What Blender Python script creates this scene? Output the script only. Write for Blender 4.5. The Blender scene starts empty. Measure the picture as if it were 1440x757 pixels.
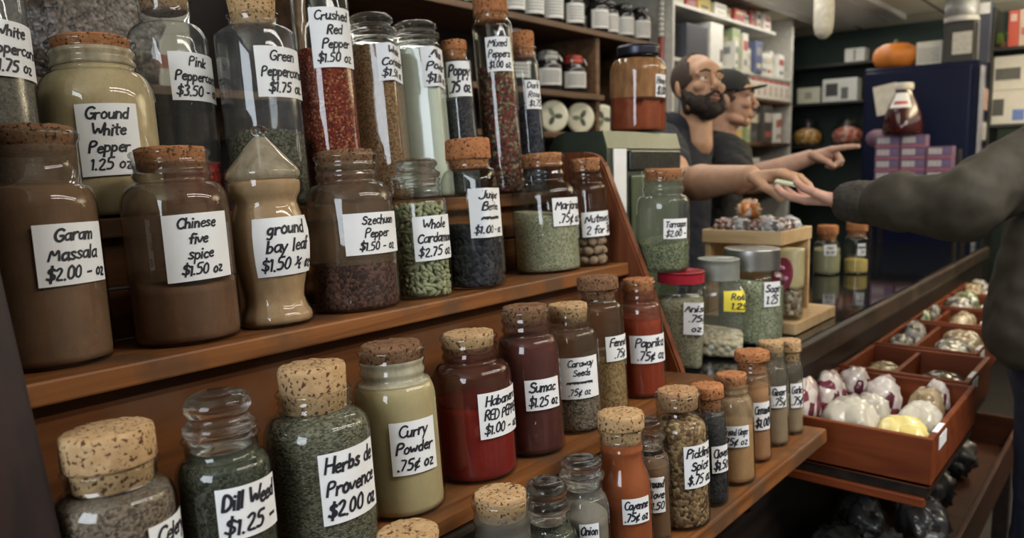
import bpy, bmesh, math, random
from math import sin, cos, pi, radians as RAD
from mathutils import Vector, Matrix, Euler
random.seed(7)
SC = bpy.context.scene
COL = SC.collection

# ------------------------------------------------------------------ camera
cam_d = bpy.data.cameras.new('camera'); cam = bpy.data.objects.new('camera', cam_d); COL.objects.link(cam)
SC.camera = cam
FWD = Vector((0.76409576, 0.63211499, -0.1287956)); RGT = Vector((0.63520589, -0.77206357, -0.02076799)); UPV = Vector((0.11256615, 0.06594299, 0.99145367))
cam.matrix_world = Matrix(((RGT.x, UPV.x, -FWD.x, 0), (RGT.y, UPV.y, -FWD.y, 0), (RGT.z, UPV.z, -FWD.z, 1.45), (0, 0, 0, 1)))
cam_d.sensor_width = 36; cam_d.lens = 27.5; cam_d.clip_start = .02; cam_d.clip_end = 60
cam_d.dof.use_dof = True; cam_d.dof.focus_distance = 1.0; cam_d.dof.aperture_fstop = 5.0

# ------------------------------------------------------------------ world, lights, exposure
SC.view_settings.view_transform = 'Standard'; SC.view_settings.look = 'None'
SC.view_settings.gamma = 1.0; SC.view_settings.use_curve_mapping = False
SC.view_settings.exposure = 0.25
SC.cycles.use_denoising = True
SC.cycles.max_bounces = 8; SC.cycles.diffuse_bounces = 3; SC.cycles.glossy_bounces = 4
SC.cycles.transmission_bounces = 6; SC.cycles.transparent_max_bounces = 32
SC.cycles.caustics_reflective = False; SC.cycles.caustics_refractive = False
SC.cycles.sample_clamp_indirect = 4.0; SC.cycles.sample_clamp_direct = 12.0
W = bpy.data.worlds.new('world'); SC.world = W; W.use_nodes = True
W.node_tree.nodes['Background'].inputs[0].default_value = (.75, .85, 1, 1)
W.node_tree.nodes['Background'].inputs[1].default_value = 0.6

def area(name, loc, rot, sx, sy, power, col=(1, 1, 1)):
    d = bpy.data.lights.new(name, 'AREA'); d.shape = 'RECTANGLE'; d.size = sx; d.size_y = sy; d.energy = power; d.color = col
    o = bpy.data.objects.new(name, d); COL.objects.link(o); o.location = loc; o.rotation_euler = rot
    return o
# daylight coming in through the shop window in the left-hand wall
area('window_daylight', (-1.46, .18, 1.85), (0, RAD(-90), 0), 1.08, 1.15, 30, (.84, .92, 1))
# fluorescent tubes in the ceiling fixtures
TUBES = [(1.65, -.55, 24, 2.44), (4.6, -.3, 4.0, 2.05), (2.4, 1.62, 6, 2.44), (4.9, 1.7, 5, 2.44)]   # x, y, watts per tube, height of the housing
for tx, ty, pw, tz in TUBES:
    if tz < 2.4: area('added_uplight', (tx, ty, tz + .045), (pi, 0, 0), 2.1, .3, 110, (1, .93, .78))   # added lamp on an unseen hung fixture, brightens the ceiling
    for dy in (-.19, .19):
        area('tube_light', (tx, ty + dy, tz - .045), (0, 0, 0), 2.2, .1, pw, (1, .95, .86))

# ------------------------------------------------------------------ materials
MATS = {}
def newmat(name):
    m = bpy.data.materials.new(name); m.use_nodes = True
    nt = m.node_tree; b = nt.nodes['Principled BSDF']
    return m, nt, b
def N(nt, t, **kw):
    n = nt.nodes.new(t)
    for k, v in kw.items(): setattr(n, k, v)
    return n
def ramp(nt, fac, stops):
    r = N(nt, 'ShaderNodeValToRGB'); e = r.color_ramp.elements
    while len(e) < len(stops): e.new(.5)
    for i, (p, c) in enumerate(stops): e[i].position = p; e[i].color = (*c, 1)
    nt.links.new(fac, r.inputs[0]); return r.outputs[0]
def mapped(nt, scale):
    tc = N(nt, 'ShaderNodeTexCoord'); mp = N(nt, 'ShaderNodeMapping'); mp.inputs['Scale'].default_value = scale if not isinstance(scale, (int, float)) else (scale,) * 3
    nt.links.new(tc.outputs['Object'], mp.inputs[0]); return mp.outputs[0]
def bump(nt, b, h, strength, dist=.001):
    u = N(nt, 'ShaderNodeBump'); u.inputs['Strength'].default_value = strength; u.inputs['Distance'].default_value = dist
    nt.links.new(h, u.inputs['Height']); nt.links.new(u.outputs[0], b.inputs['Normal'])
def plain(name, col, rough=.6, metal=0., spec=.5, var=.12, scale=30):
    if name in MATS: return MATS[name]
    m, nt, b = newmat(name)
    b.inputs['Roughness'].default_value = rough; b.inputs['Metallic'].default_value = metal; b.inputs['Specular IOR Level'].default_value = spec
    n = N(nt, 'ShaderNodeTexNoise'); n.inputs['Scale'].default_value = 1; n.inputs['Detail'].default_value = 5
    nt.links.new(mapped(nt, scale), n.inputs['Vector'])
    c0 = tuple(max(0, x * (1 - var)) for x in col); c1 = tuple(min(1, x * (1 + var)) for x in col)
    nt.links.new(ramp(nt, n.outputs['Fac'], [(.3, c0), (.7, c1)]), b.inputs['Base Color'])
    MATS[name] = m; return m
def wood(name, dark, light, rough=.5, stretch=(3, 40, 40), wear=None):
    if name in MATS: return MATS[name]
    m, nt, b = newmat(name); b.inputs['Roughness'].default_value = rough; b.inputs['Specular IOR Level'].default_value = .25
    v = mapped(nt, stretch)
    n = N(nt, 'ShaderNodeTexNoise'); n.inputs['Scale'].default_value = 1; n.inputs['Detail'].default_value = 8; n.inputs['Distortion'].default_value = .8
    nt.links.new(v, n.inputs['Vector'])
    c = ramp(nt, n.outputs['Fac'], [(.3, dark), (.5, tuple((a + d) / 2 for a, d in zip(light, dark))), (.72, light)])
    if wear:
        n2 = N(nt, 'ShaderNodeTexNoise'); n2.inputs['Scale'].default_value = 9; n2.inputs['Detail'].default_value = 6
        nt.links.new(mapped(nt, 1), n2.inputs['Vector'])
        r2 = ramp(nt, n2.outputs['Fac'], [(.48, (0, 0, 0)), (.62, (1, 1, 1))])
        mx = N(nt, 'ShaderNodeMixRGB'); nt.links.new(r2, mx.inputs[0]); nt.links.new(c, mx.inputs[1]); mx.inputs[2].default_value = (*wear, 1); c = mx.outputs[0]
    nt.links.new(c, b.inputs['Base Color']); bump(nt, b, n.outputs['Fac'], .25)
    MATS[name] = m; return m
def glass(name, tint=(.93, .95, .94), edge=(.62, .66, .64), gloss=.03, thick=.16):
    """thin-walled glass: clear straight through, greyer and shinier towards the silhouette"""
    if name in MATS: return MATS[name]
    m = bpy.data.materials.new(name); m.use_nodes = True; nt = m.node_tree; nt.nodes.clear()
    out = N(nt, 'ShaderNodeOutputMaterial'); mix = N(nt, 'ShaderNodeMixShader'); tr = N(nt, 'ShaderNodeBsdfTransparent'); gl = N(nt, 'ShaderNodeBsdfGlossy')
    gl.inputs['Roughness'].default_value = gloss
    lw = N(nt, 'ShaderNodeLayerWeight'); lw.inputs['Blend'].default_value = .5
    p5 = N(nt, 'ShaderNodeMath', operation='POWER'); p5.inputs[1].default_value = 4; nt.links.new(lw.outputs['Facing'], p5.inputs[0])
    p2 = N(nt, 'ShaderNodeMath', operation='MULTIPLY_ADD'); p2.inputs[1].default_value = .85; p2.inputs[2].default_value = .058; nt.links.new(p5.outputs[0], p2.inputs[0])
    p3 = N(nt, 'ShaderNodeMath', operation='POWER'); p3.inputs[1].default_value = 3; nt.links.new(lw.outputs['Facing'], p3.inputs[0])
    nz = N(nt, 'ShaderNodeTexNoise'); nz.inputs['Scale'].default_value = 18; nt.links.new(mapped(nt, 1), nz.inputs['Vector'])
    nt.links.new(ramp(nt, p3.outputs[0], [(0, tint), (1, edge)]), tr.inputs['Color'])
    bp = N(nt, 'ShaderNodeBump'); bp.inputs['Strength'].default_value = .12; bp.inputs['Distance'].default_value = .004; nt.links.new(nz.outputs['Fac'], bp.inputs['Height']); nt.links.new(bp.outputs[0], gl.inputs['Normal'])
    nt.links.new(p2.outputs[0], mix.inputs[0]); nt.links.new(tr.outputs[0], mix.inputs[1]); nt.links.new(gl.outputs[0], mix.inputs[2]); nt.links.new(mix.outputs[0], out.inputs[0])
    MATS[name] = m; return m
def film(name, col, alpha):
    if name in MATS: return MATS[name]
    m = bpy.data.materials.new(name); m.use_nodes = True; nt = m.node_tree; nt.nodes.clear()
    out = N(nt, 'ShaderNodeOutputMaterial'); mix = N(nt, 'ShaderNodeMixShader'); tr = N(nt, 'ShaderNodeBsdfTransparent'); df = N(nt, 'ShaderNodeBsdfDiffuse')
    df.inputs[0].default_value = (*col, 1)
    n = N(nt, 'ShaderNodeTexNoise'); n.inputs['Scale'].default_value = 1; n.inputs['Detail'].default_value = 6; nt.links.new(mapped(nt, (60, 60, 22)), n.inputs['Vector'])
    r = ramp(nt, n.outputs['Fac'], [(.3, (alpha * .55,) * 3), (.7, (min(1, alpha * 1.25),) * 3)])
    nt.links.new(r, mix.inputs[0]); nt.links.new(tr.outputs[0], mix.inputs[1]); nt.links.new(df.outputs[0], mix.inputs[2]); nt.links.new(mix.outputs[0], out.inputs[0])
    MATS[name] = m; return m
def grains(name, stops, scale, bmp=.6, rough=.75, stretch=(1, 1, 1)):
    """a fill of seeds, flakes or coarse powder: every grain its own tone"""
    if name in MATS: return MATS[name]
    m, nt, b = newmat(name); b.inputs['Roughness'].default_value = rough; b.inputs['Specular IOR Level'].default_value = .25
    v = N(nt, 'ShaderNodeTexVoronoi'); v.inputs['Scale'].default_value = scale; nt.links.new(mapped(nt, stretch), v.inputs['Vector'])
    s = N(nt, 'ShaderNodeSeparateColor'); nt.links.new(v.outputs['Color'], s.inputs[0])
    c = ramp(nt, s.outputs[0], stops)
    nt.links.new(c, b.inputs['Base Color'])
    iv = N(nt, 'ShaderNodeMath', operation='SUBTRACT'); iv.inputs[0].default_value = 1; nt.links.new(v.outputs['Distance'], iv.inputs[1])
    bump(nt, b, iv.outputs[0], bmp, .6 / scale)
    MATS[name] = m; return m
def powder(name, col, var=.2):
    """fine powder: soft large blotches where it clings and settles, fine grain on top"""
    if name in MATS: return MATS[name]
    m, nt, b = newmat(name); b.inputs['Roughness'].default_value = .85; b.inputs['Specular IOR Level'].default_value = .15
    n = N(nt, 'ShaderNodeTexNoise'); n.inputs['Scale'].default_value = 1; n.inputs['Detail'].default_value = 8; n.inputs['Roughness'].default_value = .7
    nt.links.new(mapped(nt, (32, 32, 22)), n.inputs['Vector'])
    n2 = N(nt, 'ShaderNodeTexNoise'); n2.inputs['Scale'].default_value = 700; nt.links.new(mapped(nt, 1), n2.inputs['Vector'])
    ad = N(nt, 'ShaderNodeMath', operation='MULTIPLY_ADD'); ad.inputs[1].default_value = .35; nt.links.new(n2.outputs['Fac'], ad.inputs[0]); nt.links.new(n.outputs['Fac'], ad.inputs[2])
    nt.links.new(ramp(nt, ad.outputs[0], [(.42, tuple(x * (1 - var) for x in col)), (.66, col), (.86, tuple(min(1, x * (1 + var)) for x in col))]), b.inputs['Base Color'])
    bump(nt, b, n2.outputs['Fac'], .15)
    MATS[name] = m; return m
def cork_mat(name='cork', base=(.33, .18, .085), dark=(.07, .03, .015), light=(.46, .28, .145)):
    if name in MATS: return MATS[name]
    m, nt, b = newmat(name); b.inputs['Roughness'].default_value = .85; b.inputs['Specular IOR Level'].default_value = .2
    v = mapped(nt, 1)
    n = N(nt, 'ShaderNodeTexNoise'); n.inputs['Scale'].default_value = 230; n.inputs['Detail'].default_value = 3; nt.links.new(v, n.inputs['Vector'])
    n2 = N(nt, 'ShaderNodeTexNoise'); n2.inputs['Scale'].default_value = 90; n2.inputs['Detail'].default_value = 6; nt.links.new(v, n2.inputs['Vector'])
    c1 = ramp(nt, n2.outputs['Fac'], [(.3, base), (.7, light)])
    f = ramp(nt, n.outputs['Fac'], [(.37, (1, 1, 1)), (.44, (0, 0, 0))])
    mx = N(nt, 'ShaderNodeMixRGB'); nt.links.new(f, mx.inputs[0]); nt.links.new(c1, mx.inputs[1]); mx.inputs[2].default_value = (*dark, 1)
    nt.links.new(mx.outputs[0], b.inputs['Base Color']); bump(nt, b, n.outputs['Fac'], .5, .002)
    MATS[name] = m; return m
def solid_glass(name):
    m, nt, b = newmat(name); b.inputs['Transmission Weight'].default_value = 1; b.inputs['IOR'].default_value = 1.48; b.inputs['Roughness'].default_value = .02; b.inputs['Base Color'].default_value = (.93, .96, .93, 1)
    tr = N(nt, 'ShaderNodeBsdfTransparent'); mx = N(nt, 'ShaderNodeMixShader'); mx.inputs[0].default_value = .25
    out = [n for n in nt.nodes if n.type == 'OUTPUT_MATERIAL'][0]
    nt.links.new(b.outputs[0], mx.inputs[1]); nt.links.new(tr.outputs[0], mx.inputs[2]); nt.links.new(mx.outputs[0], out.inputs[0])
    return m
PAPER = plain('label_paper', (.80, .81, .83), .7, var=.03)
INK = plain('black_ink', (.012, .012, .02), .6, var=.05)
GLASS = glass('jar_glass')
GLASSB = solid_glass('lid_glass')
CORK = cork_mat(); CORKD = cork_mat('cork_dark', (.15, .072, .036), (.035, .018, .01), (.24, .13, .068)); CORKO = cork_mat('cork_orange', (.33, .125, .05), (.08, .03, .012), (.45, .20, .085)); CORKL = cork_mat('cork_light', (.40, .245, .115), (.09, .04, .02), (.52, .345, .185))

# ------------------------------------------------------------------ mesh helpers
def link(o, parent=None):
    COL.objects.link(o)
    if parent: o.parent = parent
    return o
def mesh(name, verts, faces, mat, parent=None, smooth=True, loc=None):
    me = bpy.data.meshes.new(name); me.from_pydata([tuple(v) for v in verts], [], faces); me.update()
    if smooth: me.polygons.foreach_set('use_smooth', [True] * len(me.polygons))
    if mat: me.materials.append(mat)
    o = bpy.data.objects.new(name, me); link(o, parent)
    if loc is not None: o.location = loc
    return o
def bm_obj(name, bm, mat, parent=None, smooth=False, loc=None):
    me = bpy.data.meshes.new(name); bm.normal_update(); bm.to_mesh(me); bm.free()
    if smooth: me.polygons.foreach_set('use_smooth', [True] * len(me.polygons))
    if mat: me.materials.append(mat)
    o = bpy.data.objects.new(name, me); link(o, parent)
    if loc is not None: o.location = loc
    return o
def empty(name, loc=(0, 0, 0), rot=(0, 0, 0)):
    o = bpy.data.objects.new(name, None); o.empty_display_size = .05; COL.objects.link(o); o.location = loc; o.rotation_euler = rot; return o
def tag(o, label=None, cat=None, group=None, kind=None):
    if label: o['label'] = label
    if cat: o['category'] = cat
    if group: o['group'] = group
    if kind: o['kind'] = kind
    return o
def bm_box(bm, lo, hi, M=None):
    r = bmesh.ops.create_cube(bm, size=1)
    c = [(a + b) / 2 for a, b in zip(lo, hi)]; s = [b - a for a, b in zip(lo, hi)]
    for v in r['verts']:
        v.co = Vector((v.co.x * s[0] + c[0], v.co.y * s[1] + c[1], v.co.z * s[2] + c[2]))
        if M: v.co = M @ v.co
    return r['verts']
def box(name, lo, hi, mat, parent=None, bev=.003, M=None, seg=2):
    bm = bmesh.new(); bm_box(bm, lo, hi, M)
    if bev: bmesh.ops.bevel(bm, geom=bm.edges[:], offset=bev, segments=seg, affect='EDGES', profile=.5)
    return bm_obj(name, bm, mat, parent)
def lathe_v(prof, seg=48, shape=None, cap0=True, cap1=False):
    vs, fs = [], []; n = len(prof)
    for r, z in prof:
        for k in range(seg):
            a = 2 * pi * k / seg; s = shape(a, z) if shape else 1
            vs.append((r * s * cos(a), r * s * sin(a), z))
    for i in range(n - 1):
        for k in range(seg):
            a, b = i * seg + k, i * seg + (k + 1) % seg
            fs.append((a, b, b + seg, a + seg))
    if cap0: fs.append(tuple(reversed(range(seg))))
    if cap1: fs.append(tuple(range((n - 1) * seg, n * seg)))
    return vs, fs
def lathe(name, prof, mat, parent=None, seg=48, shape=None, cap0=True, cap1=False, loc=None):
    v, f = lathe_v(prof, seg, shape, cap0, cap1); o = mesh(name, v, f, mat, parent, True, loc)
    return o
def tube_v(pts, rad, seg=8, closed=False):
    """a round bar along a polyline; rad a number or one per point"""
    vs, fs = [], []; n = len(pts); P = [Vector(p) for p in pts]
    up = Vector((0, 0, 1))
    for i, p in enumerate(P):
        t = (P[min(i + 1, n - 1)] - P[max(i - 1, 0)]).normalized()
        u = t.cross(up) if abs(t.z) < .95 else t.cross(Vector((1, 0, 0)))
        u.normalize(); w = t.cross(u); r = rad if isinstance(rad, (int, float)) else rad[i]
        for k in range(seg):
            a = 2 * pi * k / seg; vs.append(p + u * r * cos(a) + w * r * sin(a))
    for i in range(n - 1):
        for k in range(seg):
            a, b = i * seg + k, i * seg + (k + 1) % seg; fs.append((a, b, b + seg, a + seg))
    fs.append(tuple(reversed(range(seg)))); fs.append(tuple(range((n - 1) * seg, n * seg)))
    return vs, fs
def tube(name, pts, rad, mat, parent=None, seg=8):
    v, f = tube_v(pts, rad, seg); return mesh(name, v, f, mat, parent)
def prism(name, poly, x0, x1, mat, parent=None, axis='X', bev=.002):
    """extrude a polygon given in the two other axes"""
    bm = bmesh.new()
    def P(a, b, t): return {'X': (t, a, b), 'Y': (a, t, b), 'Z': (a, b, t)}[axis]
    A = [bm.verts.new(P(a, b, x0)) for a, b in poly]; B = [bm.verts.new(P(a, b, x1)) for a, b in poly]
    bm.faces.new(A); bm.faces.new(list(reversed(B))); n = len(poly)
    for i in range(n): bm.faces.new((A[i], B[i], B[(i + 1) % n], A[(i + 1) % n]))
    bmesh.ops.recalc_face_normals(bm, faces=bm.faces[:])
    if bev: bmesh.ops.bevel(bm, geom=bm.edges[:], offset=bev, segments=2, affect='EDGES')
    return bm_obj(name, bm, mat, parent)

# ------------------------------------------------------------------ handwriting: a stroke alphabet
GL = {}
def _g(s):
    for ln in s.strip().splitlines():
        ch, w, rest = ln.split(' ', 2)
        GL[ch] = (float(w) / 10, [[tuple(float(q) / 10 for q in p.split(',')) for p in st.split()] for st in rest.split('|')])
_g('''
A 7.5 0,0 4,10 7,0|1.5,4 6,4
B 7 1,0 1,10 5,10 6,8 5,5.5 1,5.5 5,5.5 7,3 5,0 1,0
C 7 7,8.5 5,10 2,9 .5,5 2,1 5,0 7,1.5
D 7.5 1,0 1,10 4,10 7,7 7,3 4,0 1,0
E 6 6,10 1,10 1,0 6,0|1,5.3 5,5.3
F 6 6,10 1,10 1,0|1,5.3 5,5.3
G 7.5 7,8.5 5,10 2,9 .5,5 2,1 5,0 7,2 7,4.5 4.5,4.5
H 7.5 1,0 1,10|6.5,0 6.5,10|1,5 6.5,5
J 7 2,10 7,10|5,10 5,2 3.5,0 1,0 0,2
M 8.5 0,0 1.5,10 4,3 7,10 8,0
N 7.5 0,0 1,10 6,0 7,10
O 7.5 4,10 1,8 .5,5 1,2 4,0 6.5,2 7,5 6.5,8 4,10
P 6.8 1,0 1,10 5,10 6.5,8 5,5.5 1,5
R 7 1,0 1,10 5,10 6.5,8 5,5.5 1,5 3,5 6.5,0
S 6.5 6,8.5 4,10 1.5,9 1.5,6.5 4,5.3 6,4 6,1.5 3.5,0 .5,1.5
T 7 0,10 7,10|3.5,10 3.5,0
W 9 0,10 2,0 4.5,7 6.5,0 9,10
a 6 5,5 3,6 .8,4.5 .8,1.5 2.5,0 5,2|5,6 5,1 6,0
b 6 1,10 1,0|1,4 3,6 5,4.5 5,1.5 3,0 1,1.5
c 5.5 5,5 3,6 1,4.5 1,1.5 3,0 5,1
d 6 5,4.5 3,6 1,4.5 1,1.5 3,0 5,1.5|5,10 5,0
e 5.5 1,3.2 5,3.5 4.5,5.5 3,6 1,4.5 1,1.5 3,0 5,1
f 4.5 5,9 3.5,10 2,8.5 2,0|0,5.5 4,5.5
g 6 5,5 3,6 1,4.5 1,1.5 3,.3 5,2|5,6 5,-2.5 3,-4 1,-3
h 6 1,10 1,0|1,4 3,6 5,4.5 5,0
i 2.8 1.2,6 1.2,0|1.2,8.2 1.4,8.9
j 3 2,6 2,-3 0,-4|2,8.2 2.2,8.9
k 6 1,10 1,0|5,6 1,2.5 5,0
l 2.8 1.2,10 1.2,0
m 7.5 .5,6 .5,0|.5,4 2,6 3.5,4.5 3.5,0|3.5,4 5,6 6.7,4.5 6.7,0
n 6 1,6 1,0|1,4 3,6 5,4.5 5,0
o 6 3,6 1,4.5 1,1.5 3,0 5,1.5 5,4.5 3,6
p 6 1,6 1,-4|1,4.5 3,6 5,4.5 5,1.5 3,0 1,1.5
r 5 1,6 1,0|1,4 3,6 4.7,5.5
s 5.3 4.5,5 2.8,6 1,5 2.8,3 4.8,1.5 2.8,0 .5,1
t 5 2,9 2,1 3.5,0|0,6 4.5,6
u 6 1,6 1,1.5 2.5,0 5,2|5,6 5,0
v 5.5 0,6 2.5,0 5,6
w 7.5 0,6 1.7,0 3.5,5 5.3,0 7,6
y 5.5 0,6 2.5,.5|5,6 1,-4
z 6 .5,6 5,6 .5,0 5,0
x 5.5 .5,6 5,0|5,6 .5,0
0 6.5 3.2,10 1,8 .8,2 3.2,0 5.4,2 5.2,8 3.2,10
1 3.5 .5,8 2,10 2,0
2 6.5 .8,8 3,10 5.2,8.5 4.5,5.5 .8,0 5.8,0
3 6 .8,9.5 4,10 5,8 2.5,5.5 5.2,3.5 4,.3 .8,.5
4 6.5 4,0 4,10 .5,3.5 6,3.5
5 6.5 5.5,10 1.5,10 1,6 4,6.3 5.5,3.5 4,.3 .8,.5
7 6 .5,10 5.5,10 2,0
$ 6.5 6,8 4,9.5 1.5,8.5 1.5,6.5 4,5.3 6,4 6,1.8 3.5,.5 .5,2|3.6,11.5 3.6,-1.5
¢ 5.5 5,5 3,6 1,4.5 1,1.5 3,0 5,1|4.5,8 1.5,-2
- 6 .8,4 5,4.3
/ 5 .5,-1 4.5,10
. 2.5 .9,0 1.3,.4
# 6 0,3 2,7 3,3 5,7 6,3|0,5 6,5.2
½ 7 .8,9 1.8,10 1.8,6|0,3 6,8|3.5,3 5,4 6,3 3.5,-.5 6.5,-.5
''')
def smooth_line(p, it=2):
    for _ in range(it):
        if len(p) < 3: return p
        q = [p[0]]
        for i in range(len(p) - 1):
            a, b = p[i], p[i + 1]
            if i > 0: q.append((a[0] * .78 + b[0] * .22, a[1] * .78 + b[1] * .22))
            if i < len(p) - 2: q.append((a[0] * .22 + b[0] * .78, a[1] * .22 + b[1] * .78))
        q.append(p[-1]); p = q
    return p
def handwriting(lines, wd, ht, rnd, slant=.22, bold=.185, margin=.07):
    """ribbons of ink in label space (0..wd, 0..ht): list of quads of 2-D points"""
    n = len(lines); quads = []
    pitch = ht * (1 - margin) / n
    for li, txt in enumerate(lines):
        cap = pitch * .66; tw = sum(GL[c][0] if c in GL else .42 for c in txt)
        sx = min(cap, wd * (1 - 2 * margin) / max(tw, .1)); sx = max(sx, cap * .42)
        x = max(wd * margin, (wd - tw * sx) / 2 + rnd.uniform(-.05, .03) * wd)
        y = ht - pitch * (li + .86) - ht * margin * .2
        for c in txt:
            if c == ' ' or c not in GL: x += .42 * sx; continue
            w, strokes = GL[c]
            dy = rnd.uniform(-.05, .05) * cap; sc = rnd.uniform(.92, 1.08)
            for st in strokes:
                p = smooth_line([(x + (q[0] + q[1] * slant - .05) * sx * sc, y + dy + q[1] * cap * sc) for q in st])
                hw = bold * min(cap, sx * 1.5) * .5 * rnd.uniform(.85, 1.15)
                prev = None
                for i in range(len(p)):
                    a = p[max(i - 1, 0)]; b = p[min(i + 1, len(p) - 1)]
                    d = math.hypot(b[0] - a[0], b[1] - a[1]) or 1e-6
                    nx, ny = -(b[1] - a[1]) / d * hw, (b[0] - a[0]) / d * hw
                    px, py = p[i]
                    if i == 0: px -= (b[0] - a[0]) / d * hw * .6; py -= (b[1] - a[1]) / d * hw * .6
                    if i == len(p) - 1: px += (b[0] - a[0]) / d * hw * .6; py += (b[1] - a[1]) / d * hw * .6
                    cur = ((px + nx, py + ny), (px - nx, py - ny))
                    if prev: quads.append((prev[0], prev[1], cur[1], cur[0]))
                    prev = cur
            x += w * sx
    return quads

# ------------------------------------------------------------------ the room
WOODR = wood('rack_wood', (.062, .02, .006), (.17, .06, .017), .5, (2.5, 30, 30), wear=(.13, .06, .03))
WOODE = wood('rack_edge_wood', (.10, .033, .009), (.28, .108, .032), .5, (2.5, 45, 45), wear=(.11, .055, .028))
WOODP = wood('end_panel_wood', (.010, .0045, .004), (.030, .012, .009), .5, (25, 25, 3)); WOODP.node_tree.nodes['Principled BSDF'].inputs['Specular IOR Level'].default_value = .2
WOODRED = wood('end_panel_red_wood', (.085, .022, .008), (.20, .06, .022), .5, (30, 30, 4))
WOODD = wood('drawer_wood', (.105, .020, .005), (.215, .050, .013), .5, (30, 3, 30))
WOODDK = wood('counter_dark_wood', (.012, .009, .008), (.035, .024, .018), .35, (2, 30, 30))
PINE = wood('pine', (.46, .30, .15), (.64, .46, .26), .5, (30, 4, 30))
GREENW = plain('dark_green_paint', (.022, .04, .032), .6)
BLACKG = plain('black_glass', (.006, .007, .008), .06, spec=.7)
DARKW = plain('dark_wall_paint', (.02, .016, .014), .8)
def struct(o): o['kind'] = 'structure'; return o
flo = struct(box('floor', (-1.5, -2.2, -.05), (6.6, 2.55, 0), plain('floor_tiles_dark', (.05, .045, .04), .5), None, 0))
# ceiling: grid of acoustic tiles
cm, nt, b = newmat('ceiling_tile'); b.inputs['Roughness'].default_value = .9
br = N(nt, 'ShaderNodeTexBrick'); br.offset = 0; br.inputs['Scale'].default_value = 1; br.inputs['Mortar Size'].default_value = .012; br.inputs['Brick Width'].default_value = 1.22; br.inputs['Row Height'].default_value = .61
br.inputs['Color1'].default_value = (.84, .77, .60, 1); br.inputs['Color2'].default_value = (.80, .73, .56, 1); br.inputs['Mortar'].default_value = (.22, .19, .15, 1)
nt.links.new(mapped(nt, 1), br.inputs['Vector']); nt.links.new(br.outputs['Color'], b.inputs['Base Color'])
struct(box('ceiling', (-1.5, -2.2, 2.44), (6.6, 2.55, 2.5), cm, None, 0))
struct(box('wall_back', (-1.5, 2.42, 0), (6.6, 2.55, 2.44), DARKW, None, 0))
struct(box('wall_far', (6.45, -2.2, 0), (6.6, 2.42, 2.44), GREENW, None, 0))
struct(box('wall_right', (-1.5, -2.35, 0), (6.6, -2.2, 2.44), plain('shop_wall_paint', (.30, .28, .25), .8), None, 0))
WP = plain('window_wall_paint', (.16, .13, .11), .8)
bm = bmesh.new()
bm_box(bm, (-1.6, -2.2, 0), (-1.5, -.42, 2.44)); bm_box(bm, (-1.6, .78, 0), (-1.5, 2.42, 2.44)); bm_box(bm, (-1.6, -.42, 0), (-1.5, .78, 1.3)); bm_box(bm, (-1.6, -.42, 2.4), (-1.5, .78, 2.44))
struct(bm_obj('wall_left', bm, WP))
bm = bmesh.new()
for lo, hi in (((-1.59, -.42, 1.3), (-1.51, -.38, 2.4)), ((-1.59, .74, 1.3), (-1.51, .78, 2.4)), ((-1.59, -.38, 1.3), (-1.51, .74, 1.34)), ((-1.59, -.38, 2.36), (-1.51, .74, 2.4))): bm_box(bm, lo, hi)
wf = struct(bm_obj('window_1', bm, plain('window_paint', (.5, .5, .48), .5)))
pn = box('window_pane', (-1.553, -.38, 1.34), (-1.547, .74, 2.36), GLASS, wf, 0)
# ceiling light fixtures that carry the tubes
for i, (tx, ty, pw, tz) in enumerate(TUBES):
    t = empty('ceiling_light', (tx, ty, tz))
    tag(t, ['fluorescent ceiling fixture above the spice rack aisle', 'unseen fluorescent fixture above the customer aisle, hung low to brighten the ceiling', 'fluorescent ceiling fixture above the bearded vendor', 'fluorescent ceiling fixture above the carton shelves'][i], 'ceiling light')
    bm = bmesh.new(); bm_box(bm, (-1.16, -.27, -.035), (1.16, .27, -.001)); bm_obj('housing', bm, plain('fixture_white', (.7, .7, .68), .4), t)
    if tz < 2.4:  # rods for the fixture hung out of view to brighten the ceiling
        for dx in (-.8, .8): tube('hanger_rod', [(dx, 0, 0), (dx, 0, 2.4395 - tz)], .006, plain('fixture_white', (.7, .7, .68), .4), t)
    for dy in (-.19, .19): tube('fluorescent_tube', [(-1.1, dy, -.038), (1.1, dy, -.038)], .0025, plain('tube_white', (.85, .85, .83), .3), t)

# ------------------------------------------------------------------ the stepped spice rack
rack = empty('spice_rack', (.84, .86, 1.01))
tag(rack, 'brown wooden stepped rack of three shelves holding corked spice jars on the counter', 'rack')
def in_rack(o):
    o.parent = rack; o.matrix_parent_inverse = Matrix.Translation(-rack.location); return o
def tread(name, y0, y1, z0, tilt, th=.026, x0=.235, x1=1.43):
    M = Matrix.Translation((0, y0, z0)) @ Matrix.Rotation(-RAD(tilt), 4, 'X')
    return in_rack(box(name, (x0, 0, -th), (x1, y1 - y0, 0), WOODE, None, .003, M))
# Matrix.Rotation(-a) about X tips the far edge down, the way the jars lean back
in_rack(prism('shelf', [(.64, 1.0112), (.64, 1.03), (.90, 1.0119), (.90, 1.0112)], .235, 1.43, WOODE, None, 'X', .0003))
tread('shelf', .86, 1.07, 1.245, 4)
tread('shelf', 1.04, 1.29, 1.396, 5)
in_rack(box('riser', (.235, .885, 1.014), (1.43, .902, 1.214), WOODR, None, .001))
for z0, z1 in ((1.21, 1.298), (1.281, 1.367)): in_rack(box('riser', (.235, 1.062, z0 + .022), (1.43, 1.078, z1), WOODE, None, .0015))
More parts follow.
